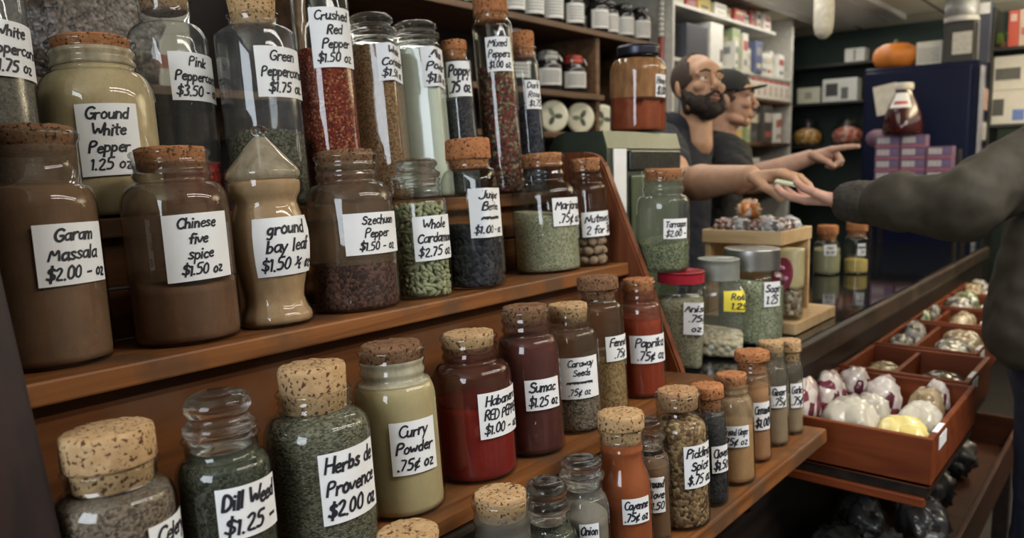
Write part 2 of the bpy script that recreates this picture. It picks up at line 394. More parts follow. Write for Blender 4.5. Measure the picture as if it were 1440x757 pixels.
# slanted end panels
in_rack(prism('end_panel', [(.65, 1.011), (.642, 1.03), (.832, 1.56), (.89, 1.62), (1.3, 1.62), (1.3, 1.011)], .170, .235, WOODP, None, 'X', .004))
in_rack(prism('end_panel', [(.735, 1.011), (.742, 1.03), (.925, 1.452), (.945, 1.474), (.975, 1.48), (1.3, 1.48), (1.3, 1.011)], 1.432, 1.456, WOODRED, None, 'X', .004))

# counter with a black glass top, dark front and a ledge of plank along it
cnt = empty('shop_counter', (2.2, .9, 0)); tag(cnt, 'long dark shop counter with a reflective black glass top', 'counter')
def in_cnt(o):
    o.parent = cnt; o.matrix_parent_inverse = Matrix.Translation(-cnt.location); return o
in_cnt(box('countertop', (-.6, .655, .985), (4.5, 1.15, 1.01), BLACKG, None, .004))
in_cnt(box('counter_edge', (-.6, .632, .955), (4.5, .655, 1.008), wood('worn_edge', (.02, .014, .011), (.05, .035, .025), .35, (2, 30, 30), wear=(.075, .05, .034)), None, .006))
in_cnt(box('counter_front', (-.6, .66, .0), (4.5, .70, .983), WOODDK, None, 0))
in_cnt(box('counter_back_panel', (-.6, 1.10, .0), (4.5, 1.13, .983), WOODDK, None, 0))
led = empty('wooden_ledge', (.8, .57, .9)); tag(led, 'low wooden ledge shelf in front of the counter carrying the front row of jars', 'shelf')
M = Matrix.Translation((-.8, -.07, -.001)) @ Matrix.Rotation(-RAD(3), 4, 'X')
box('plank', (.05, 0, -.03), (1.62, .15, 0), WOODE, led, .004, M)
for bx in (.2, .9, 1.52): prism('bracket', [(.62, .862), (.62, .72), (.655, .70), (.655, .862)], bx, bx + .025, WOODDK, led, 'X', 0).matrix_parent_inverse = Matrix.Translation(-led.location)

# ------------------------------------------------------------------ spice jars
# id: centre x, y, z, lean, body radius, shoulder z, neck z, rim z, neck radius, fill z, lid, lid top, lid radius, label angles and heights
JT = {
'T1':(0.346,1.101,1.3906,5.0, 0.0550,0.301,0.326,0.351,0.0386,0.180, 'cork',0.376,0.0402, -2.01,-0.36,0.174,0.241),
'T2':(0.489,1.128,1.3883,5.0, 0.0746,0.158,0.201,0.230,0.0529,0.208, 'cork',0.247,0.0509, -2.36,-1.34,0.056,0.150),
'T3':(0.634,1.190,1.3829,5.0, 0.0600,0.267,0.297,0.343,0.0386,0.078, 'cork',0.368,0.0391, -2.11,-0.55,0.173,0.246),
'T4':(0.738,1.111,1.3898,5.0, 0.0626,0.274,0.289,0.311,0.0375,0.119, 'cork',0.340,0.0375, -2.22,-0.63,0.171,0.249),
'T5':(0.854,1.088,1.3918,5.0, 0.0478,0.418,0.435,0.453,0.0358,0.252, 'cork',0.488,0.0358, -2.64,-0.91,0.225,0.323),
'T6':(0.966,1.092,1.3915,5.0, 0.0496,0.276,0.289,0.299,0.0398,0.276, 'glass',0.337,0.0423, -2.18,-0.76,0.210,0.275),
'T7':(1.081,1.097,1.3910,5.0, 0.0500,0.278,0.294,0.305,0.0424,0.282, 'glass',0.339,0.0437, -2.20,-0.81,0.208,0.283),
'T8':(1.172,1.082,1.3923,5.0, 0.0315,0.262,0.272,0.290,0.0240,0.194, 'cork',0.311,0.0254, -3.04,-1.36,0.197,0.266),
'T9':(1.300,1.086,1.3920,5.0, 0.0425,0.351,0.365,0.380,0.0352,0.263, 'cork',0.425,0.0367, -2.85,-1.50,0.255,0.326),
'T10':(1.396,1.085,1.3920,5.0, 0.0330,0.279,0.292,0.320,0.0290,0.188, 'cork',0.355,0.0289, -2.51,-1.20,0.182,0.245),
'A1':(0.343,0.964,1.2377,4.0, 0.0613,0.172,0.203,0.248,0.0463,0.203, 'cork',0.268,0.0462, -2.05,-0.73,0.091,0.158),
'A2':(0.496,0.950,1.2387,4.0, 0.0650,0.167,0.201,0.224,0.0449,0.081, 'cork',0.243,0.0439, -2.32,-1.03,0.079,0.160),
'A3':(0.619,0.938,1.2396,4.0, 0.0517,0.135,0.175,0.199,0.0470,0.165, 'cone',0.268,0.0506, -2.57,-0.63,0.070,0.148),
'A4':(0.767,0.943,1.2392,4.0, 0.0659,0.158,0.192,0.227,0.0444,0.070, 'cork',0.241,0.0421, -2.42,-0.73,0.084,0.145),
'A5':(0.895,0.926,1.2404,4.0, 0.0460,0.150,0.164,0.194,0.0361,0.151, 'glass',0.227,0.0372, -2.60,-0.80,0.062,0.133),
'A6':(1.019,0.921,1.2407,4.0, 0.0486,0.186,0.208,0.223,0.0374,0.106, 'cork',0.260,0.0397, -2.52,-0.87,0.088,0.172),
'A7':(1.264,0.948,1.2388,4.0, 0.0666,0.144,0.181,0.198,0.0444,0.115, 'cork',0.236,0.0429, -2.26,-0.97,0.091,0.146),
'A8':(1.369,0.914,1.2412,4.0, 0.0405,0.149,0.170,0.185,0.0327,0.110, 'cork',0.223,0.0326, -2.92,-1.00,0.062,0.113),
'B1':(0.289,0.702,1.0257,4.0, 0.0520,0.123,0.147,0.167,0.0381,0.140, 'cork',0.200,0.0393, -1.50,-0.46,0.071,0.116),
'B2':(0.391,0.692,1.0264,4.0, 0.0460,0.128,0.146,0.167,0.0346,0.143, 'glass',0.210,0.0330, -2.30,-0.82,0.074,0.125),
'B3':(0.511,0.701,1.0257,4.0, 0.0589,0.132,0.158,0.184,0.0389,0.159, 'cork',0.212,0.0372, -2.23,-0.95,0.049,0.126),
'B4':(0.641,0.716,1.0247,4.0, 0.0535,0.139,0.166,0.193,0.0392,0.162, 'cork',0.211,0.0374, -2.48,-1.34,0.057,0.122),
'B5':(0.782,0.715,1.0248,4.0, 0.0562,0.135,0.159,0.189,0.0376,0.104, 'cork',0.199,0.0366, -2.28,-0.87,0.062,0.124),
'B6':(0.899,0.706,1.0254,4.0, 0.0475,0.148,0.175,0.203,0.0351,0.172, 'cork',0.220,0.0361, -2.63,-1.43,0.071,0.116),
'B7':(1.018,0.713,1.0249,4.0, 0.0455,0.141,0.165,0.190,0.0334,0.057, 'cork',0.205,0.0345, -2.97,-1.46,0.058,0.124),
'B8':(1.130,0.727,1.0239,4.0, 0.0414,0.170,0.190,0.212,0.0309,0.103, 'cork',0.236,0.0358, -2.39,-1.02,0.092,0.135),
'B9':(1.246,0.715,1.0248,4.0, 0.0398,0.152,0.173,0.192,0.0302,0.145, 'cork',0.218,0.0314, 3.10,5.22,0.066,0.117),
'C1':(1.530,0.790,1.0100,0.0, 0.0526,0.148,0.172,0.197,0.0420,0.148, 'red',0.210,0.0405, -2.55,-1.63,0.079,0.148),
'C2':(1.673,0.770,1.0100,0.0, 0.0646,0.134,0.167,0.187,0.0441,0.047, 'metal',0.223,0.0473, -2.50,-1.57,0.111,0.156),
'C3':(1.853,0.765,1.0100,0.0, 0.0782,0.151,0.173,0.190,0.0615,0.148, 'metal',0.231,0.0665, -2.36,-1.74,0.096,0.156),
'D0':(0.525,0.574,0.8961,3.0, 0.0418,0.099,0.130,0.158,0.0321,0.099, 'cork',0.180,0.0327, -2.72,-2.03,0.062,0.106),
'D1':(0.665,0.566,0.8965,3.0, 0.0426,0.081,0.107,0.166,0.0327,0.054, 'cork',0.175,0.0352, -2.69,-1.90,0.034,0.068),
'D2':(0.742,0.558,0.8970,3.0, 0.0369,0.080,0.104,0.127,0.0276,0.102, 'glass',0.166,0.0275, -2.61,-1.52,0.031,0.067),
'D3':(0.817,0.556,0.8971,3.0, 0.0343,0.100,0.124,0.145,0.0263,0.098, 'glass',0.172,0.0281, -2.72,-1.97,0.060,0.095),
'D4':(0.912,0.552,0.8973,3.0, 0.0396,0.101,0.148,0.186,0.0300,0.166, 'cork',0.209,0.0329, -2.67,-1.62,0.062,0.098),
'D5':(0.982,0.548,0.8975,3.0, 0.0276,0.114,0.131,0.151,0.0210,0.114, 'glass',0.181,0.0220, -3.00,-1.90,0.049,0.102),
'D6':(1.058,0.540,0.8979,3.0, 0.0433,0.146,0.162,0.189,0.0328,0.164, 'cork',0.209,0.0339, -2.53,-1.26,0.067,0.132),
'D7':(1.150,0.536,0.8981,3.0, 0.0293,0.136,0.152,0.174,0.0231,0.136, 'cork',0.196,0.0265, -2.57,-1.41,0.057,0.101),
'D8':(1.259,0.543,0.8977,3.0, 0.0363,0.128,0.151,0.171,0.0272,0.105, 'cork',0.190,0.0309, 3.02,4.35,0.069,0.106),
'D9':(1.376,0.554,0.8972,3.0, 0.0308,0.141,0.162,0.187,0.0264,0.141, 'cork',0.206,0.0317, -2.75,-1.65,0.063,0.115),
'D10':(1.477,0.557,0.8970,3.0, 0.0296,0.134,0.155,0.184,0.0251,0.091, 'cork',0.205,0.0307, -2.86,-1.78,0.079,0.121),
'D11':(1.561,0.554,0.8972,3.0, 0.0264,0.128,0.146,0.168,0.0218,0.071, 'cork',0.193,0.0247, -2.72,-1.69,0.057,0.107),
'E1':(3.143,0.992,1.0100,0.0, 0.0505,0.106,0.128,0.154,0.0362,0.097, 'cork',0.190,0.0390, -3.04,-2.12,0.075,0.117),
'E2':(3.213,0.902,1.0100,0.0, 0.0448,0.121,0.143,0.165,0.0348,0.053, 'cork',0.202,0.0389, -2.77,-2.07,0.072,0.119),
'C0':(1.515,0.826,1.2205,0.0, 0.0567,0.138,0.163,0.197,0.0426,0.064, 'cork',0.219,0.0425, -2.62,-1.59,0.073,0.115),
'F':(1.768,1.036,1.5306,0.0, 0.0707,0.148,0.183,0.202,0.0483,0.085, 'metal',0.214,0.0500, -1.96,-1.40,0.084,0.139),
}
def F(name, kind, *a): return powder(name, *a) if kind == 'p' else grains(name, *a)
def gray3(a, b, c, d=None): return [(0, a), (.4, b), (.8, c)] + ([(1, d)] if d else [])
FILL = {
 'garam': powder('garam_masala_powder', (.165, .092, .052)), 'five': powder('five_spice_powder', (.145, .074, .042)), 'bay': powder('bay_leaf_powder', (.42, .27, .15)),
 'wpep': powder('white_pepper_powder', (.52, .40, .23)), 'wcorn': grains('white_peppercorns', gray3((.09, .08, .07), (.13, .115, .10), (.18, .16, .14)), 330),
 'pink': grains('pink_peppercorns', gray3((.16, .012, .014), (.36, .03, .03), (.5, .09, .07)), 170), 'green': grains('green_peppercorns', gray3((.03, .028, .02), (.075, .072, .05), (.15, .145, .11)), 330),
 'crush': grains('red_pepper_flakes', gray3((.05, .008, .006), (.15, .018, .012), (.27, .045, .02), (.45, .2, .08)), 330), 'cori': grains('coriander_seeds', gray3((.09, .045, .022), (.20, .11, .05), (.32, .19, .095)), 420),
 'alum': powder('alum_powder', (.62, .66, .56), .06), 'dark': grains('dark_seeds', gray3((.012, .013, .018), (.03, .03, .04), (.07, .065, .07)), 300),
 'mix': grains('mixed_peppercorns', [(0, (.02, .014, .012)), (.3, (.22, .03, .025)), (.55, (.07, .05, .03)), (.75, (.30, .26, .15)), (.9, (.03, .02, .02))], 190), 'rose': grains('dark_petals', gray3((.01, .011, .018), (.025, .028, .042), (.05, .055, .075)), 200),
 'szech': grains('szechuan_peppercorns', gray3((.022, .012, .010), (.06, .028, .022), (.13, .06, .045)), 230), 'jun': grains('juniper_berries', gray3((.008, .009, .013), (.02, .021, .028), (.05, .05, .06)), 130, .9),
 'marj': grains('marjoram_leaves', gray3((.16, .15, .09), (.27, .27, .17), (.40, .40, .27)), 420), 'cel': grains('celery_seed', gray3((.05, .035, .025), (.13, .095, .07), (.24, .18, .13)), 420),
 'dill': grains('dill_weed', gray3((.017, .02, .014), (.038, .042, .028), (.07, .075, .05)), 420), 'herb': grains('herbs', gray3((.045, .04, .026), (.105, .10, .066), (.20, .19, .13)), 330, .8, .75, (1, 1, 1.8)),
 'curry': powder('curry_powder', (.46, .37, .20), .08), 'hab': powder('red_chile_powder', (.20, .016, .012)), 'sumac': powder('sumac_powder', (.085, .025, .02), .25),
 'cara': grains('caraway_seed', gray3((.05, .035, .025), (.13, .10, .07), (.24, .19, .14)), 360), 'fenn': grains('fennel_seed', gray3((.15, .09, .035), (.27, .17, .07), (.38, .26, .13)), 420, .6, .7, (1, 1, .6)),
 'pap': powder('paprika_powder', (.24, .036, .015)), 'anis': grains('anise_seed', gray3((.13, .12, .075), (.24, .22, .14), (.36, .34, .24)), 380), 'chip': grains('root_chips', gray3((.40, .32, .20), (.58, .50, .36), (.7, .63, .48)), 75, 1.),
 'sage': grains('rubbed_sage', gray3((.14, .15, .09), (.25, .27, .17), (.38, .40, .28)), 260), 'tarr': grains('tarragon_leaves', gray3((.05, .06, .033), (.12, .14, .075), (.23, .26, .16)), 330),
 'cay': powder('cayenne_powder', (.31, .08, .026)), 'brown': powder('ground_brown_powder', (.16, .085, .045)), 'pick': grains('pickling_mix', gray3((.05, .025, .014), (.18, .10, .05), (.33, .21, .10), (.45, .34, .18)), 190),
 'black': grains('black_seed', gray3((.008, .008, .01), (.02, .02, .023), (.04, .04, .042)), 330), 'tan': powder('tan_powder', (.43, .24, .11)), 'otan': powder('orange_tan_powder', (.40, .20, .10)), 'gtan': powder('greyish_tan_powder', (.30, .22, .14)),
 'yel': powder('yellow_powder', (.55, .42, .14)), 'pale': powder('pale_green_powder', (.34, .33, .20)), 'amber': powder('amber_jar_paste', (.27, .062, .025), .3), 'greyp': powder('grey_powder', (.22, .19, .16)),
}
SQ = lambda rot, n=5.: (rot, n)
# id: (fill, film colour or None, film alpha, [handwriting], cork material, threads, square?, name, label, group)
G1, G2, G3, G4, G5 = 'spice bottles on the top step of the rack', 'spice jars on the middle step of the rack', 'spice jars on the lowest step of the rack', 'spice jars standing on the front ledge', 'spice jars standing on the counter'
JI = {
 'T1': ('wcorn', (.35, .33, .31), .25, ['White', 'Peppercorn', '1.75 oz'], CORK, 0, None, 'spice_bottle', 'large grey glass bottle labelled White Peppercorn at far left of the top step', G1),
 'T2': ('wpep', (.6, .5, .34), .75, ['Ground', 'White', 'Pepper', '1.25 oz'], CORKO, 1, None, 'spice_jar', 'wide screw-neck jar of cream powder labelled Ground White Pepper', G1),
 'T3': ('pink', (.4, .4, .42), .10, ['Pink', 'Peppercorn', '$3.50 - oz'], CORK, 0, None, 'spice_bottle', 'tall nearly empty bottle with a few pink peppercorns, labelled Pink Peppercorn', G1),
 'T4': ('green', (.4, .4, .42), .12, ['Green', 'Peppercorns', '$1.75 oz.'], CORKL, 0, None, 'spice_bottle', 'tall corked bottle half full of green peppercorns, labelled Green Peppercorns', G1),
 'T5': ('crush', None, 0, ['Crushed', 'Red', 'Pepper', '$1.50 oz'], CORK, 0, None, 'spice_bottle', 'very tall cylinder of crushed red pepper flakes', G1),
 'T6': ('cori', None, 0, ['Whole', 'Coriander', '$1.50 oz'], CORK, 0, SQ(.55), 'stoppered_jar', 'square glass jar of brown coriander seeds with round glass stopper', G1),
 'T7': ('alum', None, 0, ['Alum', 'Powder', '$1.00 oz'], CORK, 0, SQ(.55), 'stoppered_jar', 'square glass jar full of white powder with round glass stopper', G1),
 'T8': ('dark', (.3, .32, .36), .12, ['Poppy', '.75 oz'], CORKO, 0, None, 'spice_bottle', 'narrow corked bottle of dark seed between the white powder jar and the mixed peppers', G1),
 'T9': ('mix', None, 0, ['Mixed', 'Peppers', '$1.00 oz'], CORKO, 0, None, 'spice_bottle', 'tall cylinder of mixed coloured peppercorns with a cork', G1),
 'T10': ('rose', (.3, .32, .36), .10, ['Dark', 'Rose', '$1.75'], CORKO, 0, None, 'spice_bottle', 'narrow corked bottle of blue-black petals at right end of the top step', G1),
 'A1': ('garam', (.25, .165, .11), .55, ['Garam', 'Massala', '$2.00 - oz'], CORKD, 0, None, 'spice_jar', 'large jar of brown powder labelled Garam Massala at left end of the middle step', G2),
 'A2': ('five', (.19, .115, .075), .6, ['Chinese', 'five', 'spice', '$1.50 oz'], CORKO, 1, None, 'spice_jar', 'corked jar of brown powder labelled Chinese five spice', G2),
 'A3': ('bay', (.55, .40, .26), .7, ['ground', 'bay leaf', '$1.50 ½ oz'], CORK, 0, None, 'apothecary_jar', 'swirled vase-shaped jar with a pointed glass lid labelled ground bay leaf', G2),
 'A4': ('szech', (.20, .135, .09), .5, ['Szechuan', 'Pepper', '$1.50 - oz'], CORKD, 1, None, 'spice_jar', 'rounded jar half full of dark Szechuan pepper with a dark cork', G2),
 'A5': (None, None, 0, ['Whole', 'Cardamom', '$2.75 oz'], CORK, 1, None, 'stoppered_jar', 'small glass-stoppered jar of green cardamom pods', G2),
 'A6': ('jun', None, 0, ['Juniper', 'Berries', '######', '$1.00 - oz'], CORKO, 0, SQ(.35, 4.), 'spice_jar', 'square jar of black juniper berries with a thick orange cork', G2),
 'A7': ('marj', None, 0, ['Marjoram', '.75¢ oz'], CORKO, 1, None, 'spice_jar', 'wide jar two thirds full of grey-green marjoram', G2),
 'A8': (None, None, 0, ['Nutmeg', '2 for $1'], CORKO, 1, None, 'spice_jar', 'small corked jar of whole nutmegs at right end of the middle step', G2),
 'B1': ('cel', (.22, .17, .13), .35, ['Celery', '$.75 oz'], CORKL, 0, None, 'spice_jar', 'jar of grey-brown seed with a big speckled cork at bottom left of the picture', G3),
 'B2': ('dill', (.12, .13, .09), .3, ['Dill Weed', '$1.25 -'], CORK, 0, None, 'stoppered_jar', 'glass-stoppered jar of dark green dill labelled Dill Weed', G3),
 'B3': ('herb', None, 0, ['Herbs de', 'Provence', '$2.00 oz'], CORKL, 1, None, 'spice_jar', 'large corked jar of grey-green dried herbs labelled Herbs de Provence', G3),
 'B4': ('curry', (.60, .53, .40), .75, ['Curry', 'Powder', '.75¢ oz'], CORKD, 1, None, 'spice_jar', 'jar full of pale yellow powder labelled Curry Powder', G3),
 'B5': ('hab', (.10, .03, .022), .6, ['Habanero', 'RED PEPPER', '$1.00 - oz'], CORKL, 1, None, 'spice_jar', 'jar half full of bright red powder labelled Habanero', G3),
 'B6': ('sumac', (.11, .05, .04), .4, ['Sumac', '$1.25 oz'], CORKD, 1, None, 'spice_jar', 'dark-corked jar full of maroon powder labelled Sumac', G3),
 'B7': ('cara', (.15, .10, .07), .35, ['Caraway', 'Seeds', '#######', '.75¢ oz'], CORKL, 1, None, 'spice_jar', 'jar of grey-brown seeds labelled Caraway Seeds', G3),
 'B8': ('fenn', (.14, .09, .06), .3, ['Fennel', '.75¢'], CORKD, 0, None, 'spice_jar', 'tall jar of yellow fennel seeds behind the caraway jar', G3),
 'B9': ('pap', (.24, .08, .05), .55, ['Paprika', '.75¢ oz'], CORKO, 1, None, 'spice_jar', 'corked jar of orange-red paprika by the right end panel of the rack', G3),
 'C1': ('anis', None, 0, ['Anise', '.75¢', 'oz'], CORK, 1, SQ(.4, 5.), 'screw_top_jar', 'square jar of grey-green seed with a red screw lid', G5),
 'C2': ('chip', (.5, .5, .44), .12, ['Root', '1.25'], CORK, 1, SQ(.4, 4.), 'screw_top_jar', 'grey-lidded jar of pale chips with a yellow label', G5),
 'C3': ('sage', None, 0, ['Sage', '1.25'], CORK, 0, None, 'screw_top_jar', 'large jar of grey-green leaves with a wide silver lid', G5),
 'C0': ('tarr', (.3, .31, .26), .16, ['Tarragon', '$2.00 -'], CORKO, 1, None, 'spice_jar', 'corked jar of green leaf labelled Tarragon standing on the red-lidded jar', G5),
 'D0': ('brown', None, 0, ['Mace'], CORKL, 0, None, 'spice_jar', 'cork-topped jar cut off by the bottom edge in front of the curry jar', G4),
 'D1': ('greyp', (.4, .36, .3), .3, ['Thyme'], CORKL, 1, None, 'spice_jar', 'jar with a tall speckled cork at bottom edge in front of the red chile jar', G4),
 'D2': ('dill', None, 0, ['Mint'], CORK, 0, None, 'stoppered_jar', 'small jar of dark green leaf with a clear glass stopper, at the bottom edge', G4),
 'D3': ('greyp', (.45, .43, .38), .25, ['Onion', '.50¢ oz'], CORK, 0, None, 'stoppered_jar', 'pale jar with a stacked clear glass stopper left of the cayenne jar', G4),
 'D4': ('cay', (.36, .17, .10), .55, ['Cayenne', '.75¢ oz'], CORKL, 1, None, 'spice_jar', 'long-necked jar of orange powder labelled Cayenne', G4),
 'D5': ('brown', (.3, .2, .14), .45, ['Ground', 'Clove', '$1.50'], CORK, 0, None, 'stoppered_jar', 'slim jar of brown powder with a glass stopper right behind the cayenne jar', G4),
 'D6': ('pick', None, 0, ['Pickling', 'Spice', '$.75 oz'], CORK, 1, None, 'spice_jar', 'jar of coarse mixed brown seeds labelled Pickling Spice', G4),
 'D7': ('black', (.1, .09, .08), .3, ['Cloves', '$1.50'], CORKO, 0, None, 'spice_jar', 'slim corked jar of black seed beside the pickling spice', G4),
 'D8': ('tan', (.5, .34, .2), .6, ['Ground Ginger', '.75¢ oz'], CORKO, 1, None, 'spice_jar', 'corked jar of tan powder with a wide short label on the ledge', G4),
 'D9': ('otan', (.42, .24, .14), .5, ['Cinnamon', '$1.00'], CORKO, 1, None, 'spice_jar', 'tall corked jar of orange-tan powder, third from the right end of the ledge', G4),
 'D10': ('gtan', (.3, .26, .2), .3, ['Ginger', '.75¢'], CORKL, 0, None, 'spice_jar', 'corked jar of grey-tan powder, second from the right end of the ledge', G4),
 'D11': ('gtan', (.3, .26, .2), .3, ['Garlic', '.75¢'], CORKL, 1, None, 'spice_jar', 'last small jar at the right end of the ledge beside the drawers', G4),
 'E1': ('pale', None, 0, ['Mint', '$1.00'], CORKO, 0, None, 'spice_jar', 'corked jar of pale green powder farther along the glass counter', G5),
 'E2': ('yel', None, 0, ['Mustard', '.75'], CORKO, 1, None, 'spice_jar', 'corked jar with yellow powder in its bottom farther along the counter', G5),
 'F': ('amber', (.45, .22, .10), .8, ['Honey', '$3.00'], CORK, 0, None, 'storage_jar', 'big ribbed jar with amber brown contents on top of the green metal box', None),
}
FLUSH = ('A1', 'A2', 'A4', 'A7', 'A8', 'T2', 'C0', 'B4', 'B5', 'B6', 'B7', 'B9', 'D6', 'D8', 'D10', 'D1')
RED = plain('red_lid_paint', (.36, .018, .035), .35); METAL = plain('lid_metal', (.42, .42, .40), .35, .9); YELLOWP = plain('yellow_label_paper', (.75, .62, .05), .7, var=.04)
DARKMETAL = plain('dark_lid_metal', (.05, .05, .07), .35, .8)
def outline(jid, r, zs, zn, zr, rn, threads):
    if jid == 'A3':
        k = r / .0517
        return [(a * k, z) for a, z in ((.044, 0), (.0495, .003), (.0505, .010), (.0495, .016), (.046, .021), (.0425, .030), (.041, .038), (.0425, .048), (.046, .064), (.0505, .085), (.0525, .108), (.0522, .128), (.049, .147), (.0455, .160), (.0435, .167), (.0437, .172), (.047, .178), (.0495, .184), (.0505, .192), (.050, .199))]
    p = [(r * .84, 0), (r * .93, .0012), (r * .985, .005), (r, .012)]
    for i in range(1, 7): p.append((r, .012 + (zs - .012) * i / 6))
    if jid == 'D4':
        for i in range(1, 9):
            t = i / 8; p.append((rn + (r - rn) * (.5 + .5 * cos(pi * t)) , zs + (zn - zs) * t))
    else:
        for i in range(1, 9):
            t = i / 8 * pi / 2; p.append((rn + (r - rn) * cos(t) ** .9 if i < 8 else rn, zs + (zn - zs) * sin(t)))
    h = zr - zn
    if threads:
        for f, g in ((.12, 1.0), (.2, 1.05), (.28, 1.05), (.36, 1.0), (.48, 1.0), (.55, 1.045), (.63, 1.045), (.7, 1.0)): p.append((rn * g, zn + h * f))
    else:
        p += [(rn, zn + h * .4), (rn, zn + h * .72)]
    p += [(rn * 1.02, zn + h * .8), (rn * 1.075, zn + h * .86), (rn * 1.085, zn + h * .94), (rn * 1.04, zr), (rn * .96, zr)]
    return p
def rad_at(p, z):
    for (r0, z0), (r1, z1) in zip(p, p[1:]):
        if z0 <= z <= z1 and z1 > z0: return r0 + (r1 - r0) * (z - z0) / (z1 - z0)
    return p[-1][0] if z > p[-1][1] else p[0][0]
def build_jar(jid):
    x, y, z, lean, r, zs, zn, zr, rn, zf, lid, zt, lr, pl, pr, lz0, lz1 = JT[jid]
    fill, fcol, falpha, lines, ck, thr, sq, nm, lab, grp = JI[jid]
    rnd = random.Random(jid)
    if jid in FLUSH: zr = zt - (.003 if jid in ('A2', 'T2', 'B5', 'A7', 'A8', 'C0') else .006); lr = rn * .93
    zf = .1975 if jid == 'A3' else zf
    root = empty(nm, (x, y, z + .0006), (-RAD(lean), 0, 0)); tag(root, lab, 'jar', grp)
    P = outline(jid, r, zs, zn, zr, rn, thr)
    shape = None
    if sq:
        rot, n = sq
        def shape(a, zz):
            s = (abs(cos(a - rot)) ** n + abs(sin(a - rot)) ** n) ** (-1 / n) * .94
            t = min(1, max(0, (zz - zs) / max(zn - zs, .001))); return s * (1 - t) + t
    elif jid == 'A3':
        def shape(a, zz): return 1 + (.014 * sin(16 * a + zz * 90) if zz < .085 else 0)
    elif jid == 'F':
        def shape(a, zz): return 1 + (.012 * cos(14 * a) if zz < zs else 0)
    body = lathe('glass_body', P, GLASS, root, 56 if not sq else 72, shape)
    # contents
    off = .0029
    if fill:
        q = [(rr - off if rr - off > .002 else .002, max(zz, .0045)) for rr, zz in P if zz < zf - .002]
        re = rad_at(P, zf) - off
        rng = max(re, .005); slope = rnd.uniform(.006, .016) * rng / .05; ang = rnd.uniform(0, 6.28); k0 = len(q)
        q += [(rng, zf), (rng * .9, zf + .0015), (rng * .6, zf + .004), (rng * .3, zf + .005), (.0005, zf + .0055)]
        v, f = lathe_v(q, 48, shape, True, True)
        if sq is None or True:
            v = [(a, b_, c + (slope * (a * cos(ang) + b_ * sin(ang)) / rng * .6 if i >= 48 * k0 and zf < zs else 0)) for i, (a, b_, c) in enumerate(v)]
        fo = mesh('spice_fill', v, f, FILL[fill], root); fo['kind'] = 'stuff'
    if fcol:
        q = [(rad_at(P, zf) - .0012, zf)] + [(rr - .0012, zz) for rr, zz in P if zf < zz < zr - .012]
        if len(q) > 1: lathe('powder_film', q, film('film_%s' % jid, fcol, falpha), root, 48, shape, False)
    # lid
    h = max(zt - zr, .004)
    if lid == 'cork':
        rt = min(lr, rn * 1.25); rb = rn * .89; dep = min(.024, (zr - zn) * .8 + .004)
        prof = [(rb * .94, zr - dep), (rb, zr - dep + .002), (rn * .93, zr - .001)]
        if rt > rn * 1.02 and jid not in FLUSH: prof += [(rn * .94, zr + .0004), (rt * .98, zr + .0015), (rt, zr + .003)]
        prof += [(rt, zr + h * .8), (rt * .97, zr + h * .95), (rt * .88, zr + h), (rt * .4, zr + h), (.0004, zr + h)]
        v, f = lathe_v(prof, 40, None, True, True)
        v = [(a * (1 + rnd.uniform(-.018, .018)), b_ * (1 + rnd.uniform(-.018, .018)), c + (rnd.uniform(-.0008, .0008) if c > zr else 0)) for a, b_, c in v]
        mesh('cork', v, f, ck, root)
    elif lid == 'glass':
        prof = [(rn * .80, zr - .014), (rn * .86, zr - .012), (rn * .9, zr + .0005), (lr * .98, zr + .001), (lr * 1.06, zr + h * .12), (lr * 1.06, zr + h * .26), (lr * .95, zr + h * .34), (lr * .86, zr + h * .42), (lr * .86, zr + h * .52), (lr * .97, zr + h * .62), (lr * .97, zr + h * .76), (lr * .84, zr + h * .92), (lr * .6, zr + h), (lr * .3, zr + h * .97), (.0004, zr + h * .95)]
        lathe('glass_stopper', prof, GLASSB, root, 44)
    elif lid == 'cone':
        prof = [(rn * .92, zr + .0005), (.0475, zr + .002), (.0512, zr + .006), (.0505, zr + .012), (.047, zr + .018), (.036, zr + .030), (.024, zr + .044), (.013, zr + .056), (.0085, zr + .060), (.0075, zr + .062), (.0105, zr + .065), (.0115, zr + .069), (.009, zr + .073), (.004, zr + .075), (.0003, zr + .0753)]
        lid_o = lathe('glass_lid', prof[:11], GLASS, root, 40, lambda a, zz: 1 + (.03 * (abs(cos(4 * a)) - .5) if zr + .02 < zz < zr + .058 else 0))
        lathe('knob', [(.001, prof[9][1] - .002)] + prof[9:], GLASSB, lid_o, 24, None, False)
        lathe('powder_film', [(a * .97, b_ - .0008) for a, b_ in prof[1:9]], film('film_A3lid', (.62, .50, .36), .55), lid_o, 40, None, False)
    else:
        mt = {'metal': METAL, 'red': RED}[lid]
        if jid == 'C2': mt = plain('grey_lid', (.30, .32, .29), .4, .4)
        if jid == 'F': mt = DARKMETAL
        R_ = max(lr, rn * 1.09) * (1.1 if jid == 'C1' else 1); zb = zr - min(.012, (zr - zn) * .6)
        prof = [(R_ * .97, zb), (R_ * 1.01, zb + .001)]
        m = 3
        for i in range(m): prof += [(R_ * 1.012, zb + (zt - zb) * (i + .15) / m), (R_ * (.985 if lid == 'red' or jid == 'C2' else 1.0), zb + (zt - zb) * (i + .85) / m)]
        prof += [(R_, zt - .002), (R_ * .97, zt), (R_ * .9, zt), (R_ * .88, zt - .0012), (.0004, zt - .0012)]
        lathe('screw_lid', prof, mt, root, 44, None, False, True)
